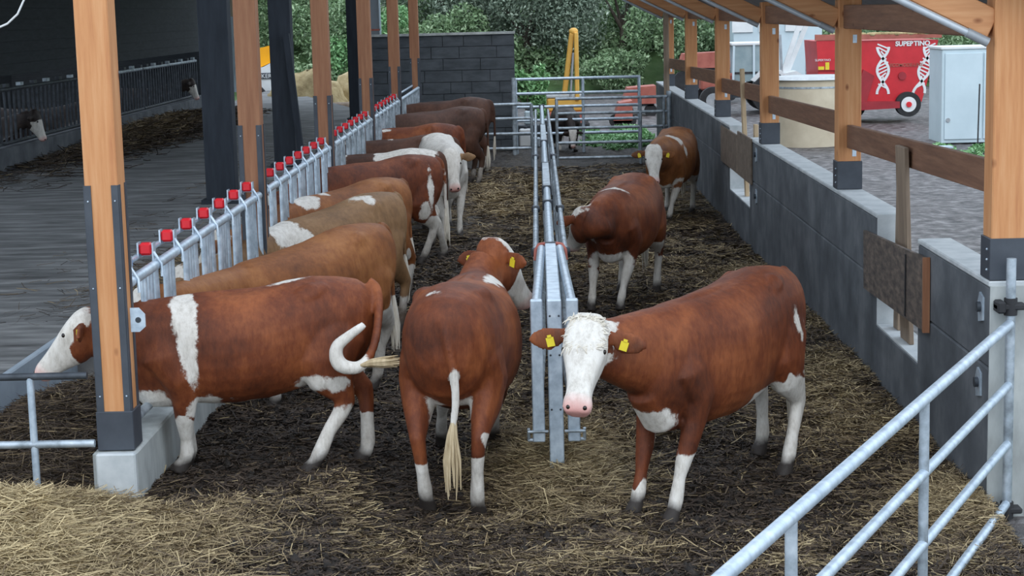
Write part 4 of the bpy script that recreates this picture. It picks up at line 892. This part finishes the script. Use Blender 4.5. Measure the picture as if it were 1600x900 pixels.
MB().box((8.2, 62.4, 3.55), (3.3, 3.3, .12)).build('roof', M['white'], t)
# distant red implements
for i, (x, y, z, sx_, l) in enumerate([(2.85, 50, .2, .95, 'faded red trailer beyond the far gate on the right'), (5.3, 56, .95, 1.7, 'orange-red machine behind the fourth and fifth right posts'), (2.2, 46, .0, .5, 'small red drum lying in the yard beyond the far gate')]):
    t = empty('farm_implement', (x, y, 0), l, 'implement')
    MB().prism([(x-sx_/2, z+.1), (x-sx_/2+.15, z+.55), (x+sx_/2, z+.6), (x+sx_/2, z+.1)], 'y', y, y+1).build('hopper', M['rust'], t)
    MB().box((x, y+.5, z+.08), (sx_*.9, .8, .1)).build('frame', M['galv_dark'], t)
    for dx in (-.35, .35): MB().tube([(x+dx*sx_, y+.1, max(.18, z)*.5), (x+dx*sx_, y+.3, max(.18, z)*.5)], max(.18, z*.55), 14).build('wheel', M['black'], t)
# excavator
t = empty('excavator', (.7, 45, 0), 'yellow-orange excavator with raised boom beyond the far gate', 'excavator')
EY = 45.0
MB().bar((.66, EY, .7), (.90, EY, 2.38), .13, .26, (0, 1, 0), ch=.02).build('boom', M['orange'], t)
MB().bar((1.00, EY-.15, .7), (1.00, EY-.15, 2.40), .11, .2, (0, 1, 0), ch=.02).build('stick', M['orange'], t)
MB().tube([(.83, EY-.2, .8), (.92, EY-.2, 1.9)], .03, 8).build('ram', M['grey'], t)
MB().ball((.94, EY-.05, 2.42), (.12, .1, .10)).build('pivot', M['orange'], t)
MB().box((.70, EY+.4, .60), (.94, 1.2, .34), ch=.04).build('body', M['orange'], t)
MB().box((.70, EY+.35, .82), (.96, 1.1, .08), ch=.02).build('hood', M['conc_top'], t)
MB().box((.70, EY-.05, .25), (.95, .5, .36), ch=.03).build('counterweight', M['rust'], t)
for dy in (-.15, 1.0): MB().box((.70, EY+dy, .05), (1.2, .35, .26), ch=.1).build('track', M['black'], t)
# white vehicle with orange arm at the far left
t = empty('white_vehicle', (-9.3, 60, 0), 'white vehicle with dark lettered band and orange arm, between left posts', 'vehicle')
MB().prism([(-10.1, .2), (-8.65, .2), (-8.65, 1.35), (-8.8, 1.5), (-9.2, 1.3), (-10.1, 1.15)], 'y', 60, 61.8).build('body', M['white'], t)
MB().box((-9.38, 59.98, 1.0), (1.4, .03, .2)).build('band', M['steel'], t)
text('ACKER', -9.55, 59.95, .93, .2, M['white'], t)
MB().prism([(-10.0, 1.2), (-9.4, 1.25), (-8.7, 1.55), (-8.7, 2.05), (-9.0, 2.0), (-9.7, 1.85), (-10.0, 1.6)], 'y', 60.2, 60.8).build('arm', M['hot_orange'], t)
wheel(-9.6, 59.95, .25, .5, .3, t)
# straw piles, rubble at rear left
for i, (x, y, rx, rz, l) in enumerate([(-7.2, 56, 1.3, 1.25, 'pale straw pile between the second column and third left post'), (-5.6, 57, 1.0, 1.35, 'pale straw pile right of the third left post')]):
    ob = MB().ball((0, 0, 0), (rx, .9, rz), 26, 16).build('straw_pile', M['straw_pile'])
    for v_ in ob.data.vertices: v_.co *= 1 + .12*math.sin(v_.co.x*7+i)*math.cos(v_.co.z*6) + random.uniform(-.05, .05)
    ob.location = (x, y, .0); tag(ob, l, 'straw')
for i, (x, y, l) in enumerate([(-7.0, 53.5, 'grey timber log lying before the left straw pile'), (-5.2, 54, 'grey timber log lying before the right straw pile')]):
    tag(MB().tube([(x-1.1, y, .18), (x+1.1, y+.2, .2)], .17, 12).build('log', M['grey_plank']), l, 'log')
for i, (x, y, s_) in enumerate([(-6.4, 50, .16), (-5.9, 49.2, .13), (-5.2, 50.4, .18), (-7.2, 49.6, .15)]):
    ob = MB().ball((0, 0, 0), (s_*1.6, s_, s_*.7), 10, 7).build('pale_stone', M['conc_top'])
    for v_ in ob.data.vertices: v_.co *= random.uniform(.85, 1.15)
    ob.location = (x, y, .05); tag(ob, 'pale stone on the wet rear yard, ' + ['second from the left', 'third from the left', 'rightmost', 'leftmost'][i] + ' of four', 'stone', 'stones on the rear yard')
# clutter behind the far gate (white bottles, boxes)
for i, (x, y, z, d, mt_) in enumerate([(-.28, 39.2, .2, (.28, .2, .4), 'white'), (-.2, 39.6, .62, (.2, .2, .3), 'bwhite'), (-.05, 39.0, .1, (.2, .2, .22), 'galv_dirty')]):
    t = empty('canister', (x, y, z-d[2]/2), ['white canister on the ground left of the divider end', 'pale canister stacked behind the white one at the divider end', 'grey canister on the ground nearest the divider end'][i], 'canister')
    MB().box((x, y, d[2]/2 if i != 1 else .62), d, ch=.03).build('body', M[mt_], t); MB().tube([(x, y, d[2] if i != 1 else .76), (x, y, (d[2] if i != 1 else .76)+.05)], .035, 8).build('cap', M['galv_dark'], t)
MB_ = MB().box((-.2, 39.6, .23), (.5, .4, .46), ch=.02).build('crate', M['galv_dark']); tag(MB_, 'dark crate under the pale canister at the divider end', 'crate')

# ------------------------------------------------------------------ vegetation
def leaves(name, blobs, n, size, mat, parent=None, flat=.6):
    B = np.array(blobs, float); vol = B[:, 3]*B[:, 4]*B[:, 5]; k = rng.choice(len(B), n, p=vol/vol.sum())
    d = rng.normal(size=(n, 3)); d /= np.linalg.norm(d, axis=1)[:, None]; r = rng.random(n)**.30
    c = B[k, :3] + d*B[k, 3:6]*r[:, None]
    a = rng.normal(size=(n, 3)); a /= np.linalg.norm(a, axis=1)[:, None]; b = np.cross(a, rng.normal(size=(n, 3))); b /= np.linalg.norm(b, axis=1)[:, None]
    s_ = size*rng.uniform(.6, 1.4, n)[:, None]
    co = np.stack([c - a*s_, c - b*s_*.45, c + a*s_, c + b*s_*.45], 1).reshape(-1, 3)
    q = (np.arange(n)*4)[:, None] + np.arange(4)[None]
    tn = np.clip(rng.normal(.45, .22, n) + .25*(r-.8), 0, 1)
    return link(name, fast_mesh(name, co, q, {'tone': np.repeat(tn, 4)}, False), M[mat], parent)
def tree(name, label, x, y, blobs, n, size, mat, trunk=None, cat='tree'):
    z0 = float(yh(np.array([x*1.]), np.array([y*1.]))[0]); t = empty(name, (x, y, z0), label, cat, 'trees and shrubs behind the yard')
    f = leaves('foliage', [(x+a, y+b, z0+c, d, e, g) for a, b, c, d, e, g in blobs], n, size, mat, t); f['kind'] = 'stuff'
    m = MB(); tk = trunk or (1.2, .12)
    m.tube([(x, y, z0-.2), (x+.1, y, z0+tk[0])], [tk[1], tk[1]*.6], 8)
    for i in range(4):
        a = i*1.6+.3; m.tube([(x+.05, y, z0+tk[0]*.6), (x+math.cos(a)*tk[0]*.5, y+math.sin(a)*tk[0]*.4, z0+tk[0]*1.5)], [tk[1]*.5, tk[1]*.2], 6)
    m.build('trunk', M['bark'], t)
def blobset(w_, h_, n): return [(random.uniform(-w_, w_), random.uniform(-w_*.5, w_*.5), random.uniform(.25, .9)*h_, w_*random.uniform(.35, .6), w_*.45, h_*random.uniform(.22, .38)) for _ in range(n)]
tree('grey_green_tree', 'big dark grey-green tree behind the yellow boom', -.4, 66, blobset(2.6, 5.0, 16), 34000, .07, 'leafA', (1.5, .2))
tree('grey_green_tree', 'grey-green tree right of the yellow boom', 3.2, 67, blobset(2.2, 4.4, 14), 26000, .07, 'leafA', (1.5, .18))
tree('grey_green_tree', 'grey-green tree above the far dark wall', -3.6, 69, blobset(2.6, 4.6, 14), 26000, .07, 'leafA', (1.5, .18))
tree('shrub', 'bright green shrub at the right end of the dark wall', -.35, 47.5, blobset(.55, 1.5, 9), 2600, .075, 'leafC', (.6, .04), 'shrub')
spots = [(-19, 64, 3.4, 'leafB', 'green shrub at the far left corner'), (-14.5, 65, 2.6, 'leafB', 'green shrub above the barn end'), (-9.6, 68, 3.2, 'leafB', 'green shrub behind the white vehicle'),
 (-7.2, 66, 2.6, 'leafB', 'dense green shrub above the left straw pile'), (-5.4, 65.0, 2.5, 'leafC', 'lighter green shrub above the right straw pile'), (-2.6, 64.6, 2.5, 'leafB', 'green shrub just above the far dark wall'),
 (2.4, 64, 1.6, 'leafB', 'low green shrub above the red trailer'), (5.4, 64.8, 2.6, 'leafB', 'green shrub between the far right posts'), (8.1, 70, 3.2, 'leafB', 'green shrub behind the white building'),
 (11.0, 58, 1.5, 'leafB', 'green shrub above the mixer front'), (14.0, 57.0, .9, 'leafC', 'low green shrub right of the mixer'), (12.7, 64, 2.4, 'leafB', 'dark green shrub above the mixer roofline')]
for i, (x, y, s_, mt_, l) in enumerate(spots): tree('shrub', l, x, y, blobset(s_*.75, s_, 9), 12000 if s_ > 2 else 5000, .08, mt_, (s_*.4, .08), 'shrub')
# bank undergrowth: nobody could count it
B = [(random.uniform(-22, 26), y_, float(yh(np.array([0.]), np.array([y_]))[0])+.35, 1.6, .8, .55) for y_ in np.repeat(np.arange(65, 76, 1.0), 26)]
tag(leaves('bank_undergrowth', B, 110000, .085, 'leafB'), 'mixed green undergrowth covering the bank', 'undergrowth', None, 'stuff')
B = [(random.uniform(7.2, 9.6), random.uniform(33, 36.6), .02, .35, .35, .10) for _ in range(20)] + [(random.uniform(.8, 2.6), random.uniform(38, 44), .02, .3, .5, .1) for _ in range(22)] + [(random.uniform(3.0, 4.4), random.uniform(9.5, 11.5), .0, .3, .3, .06) for _ in range(8)]
tag(leaves('grass_tufts', B, 16000, .05, 'leafC'), 'short green grass tufts on the yard edges', 'grass', None, 'stuff')
bpy.context.view_layer.update()
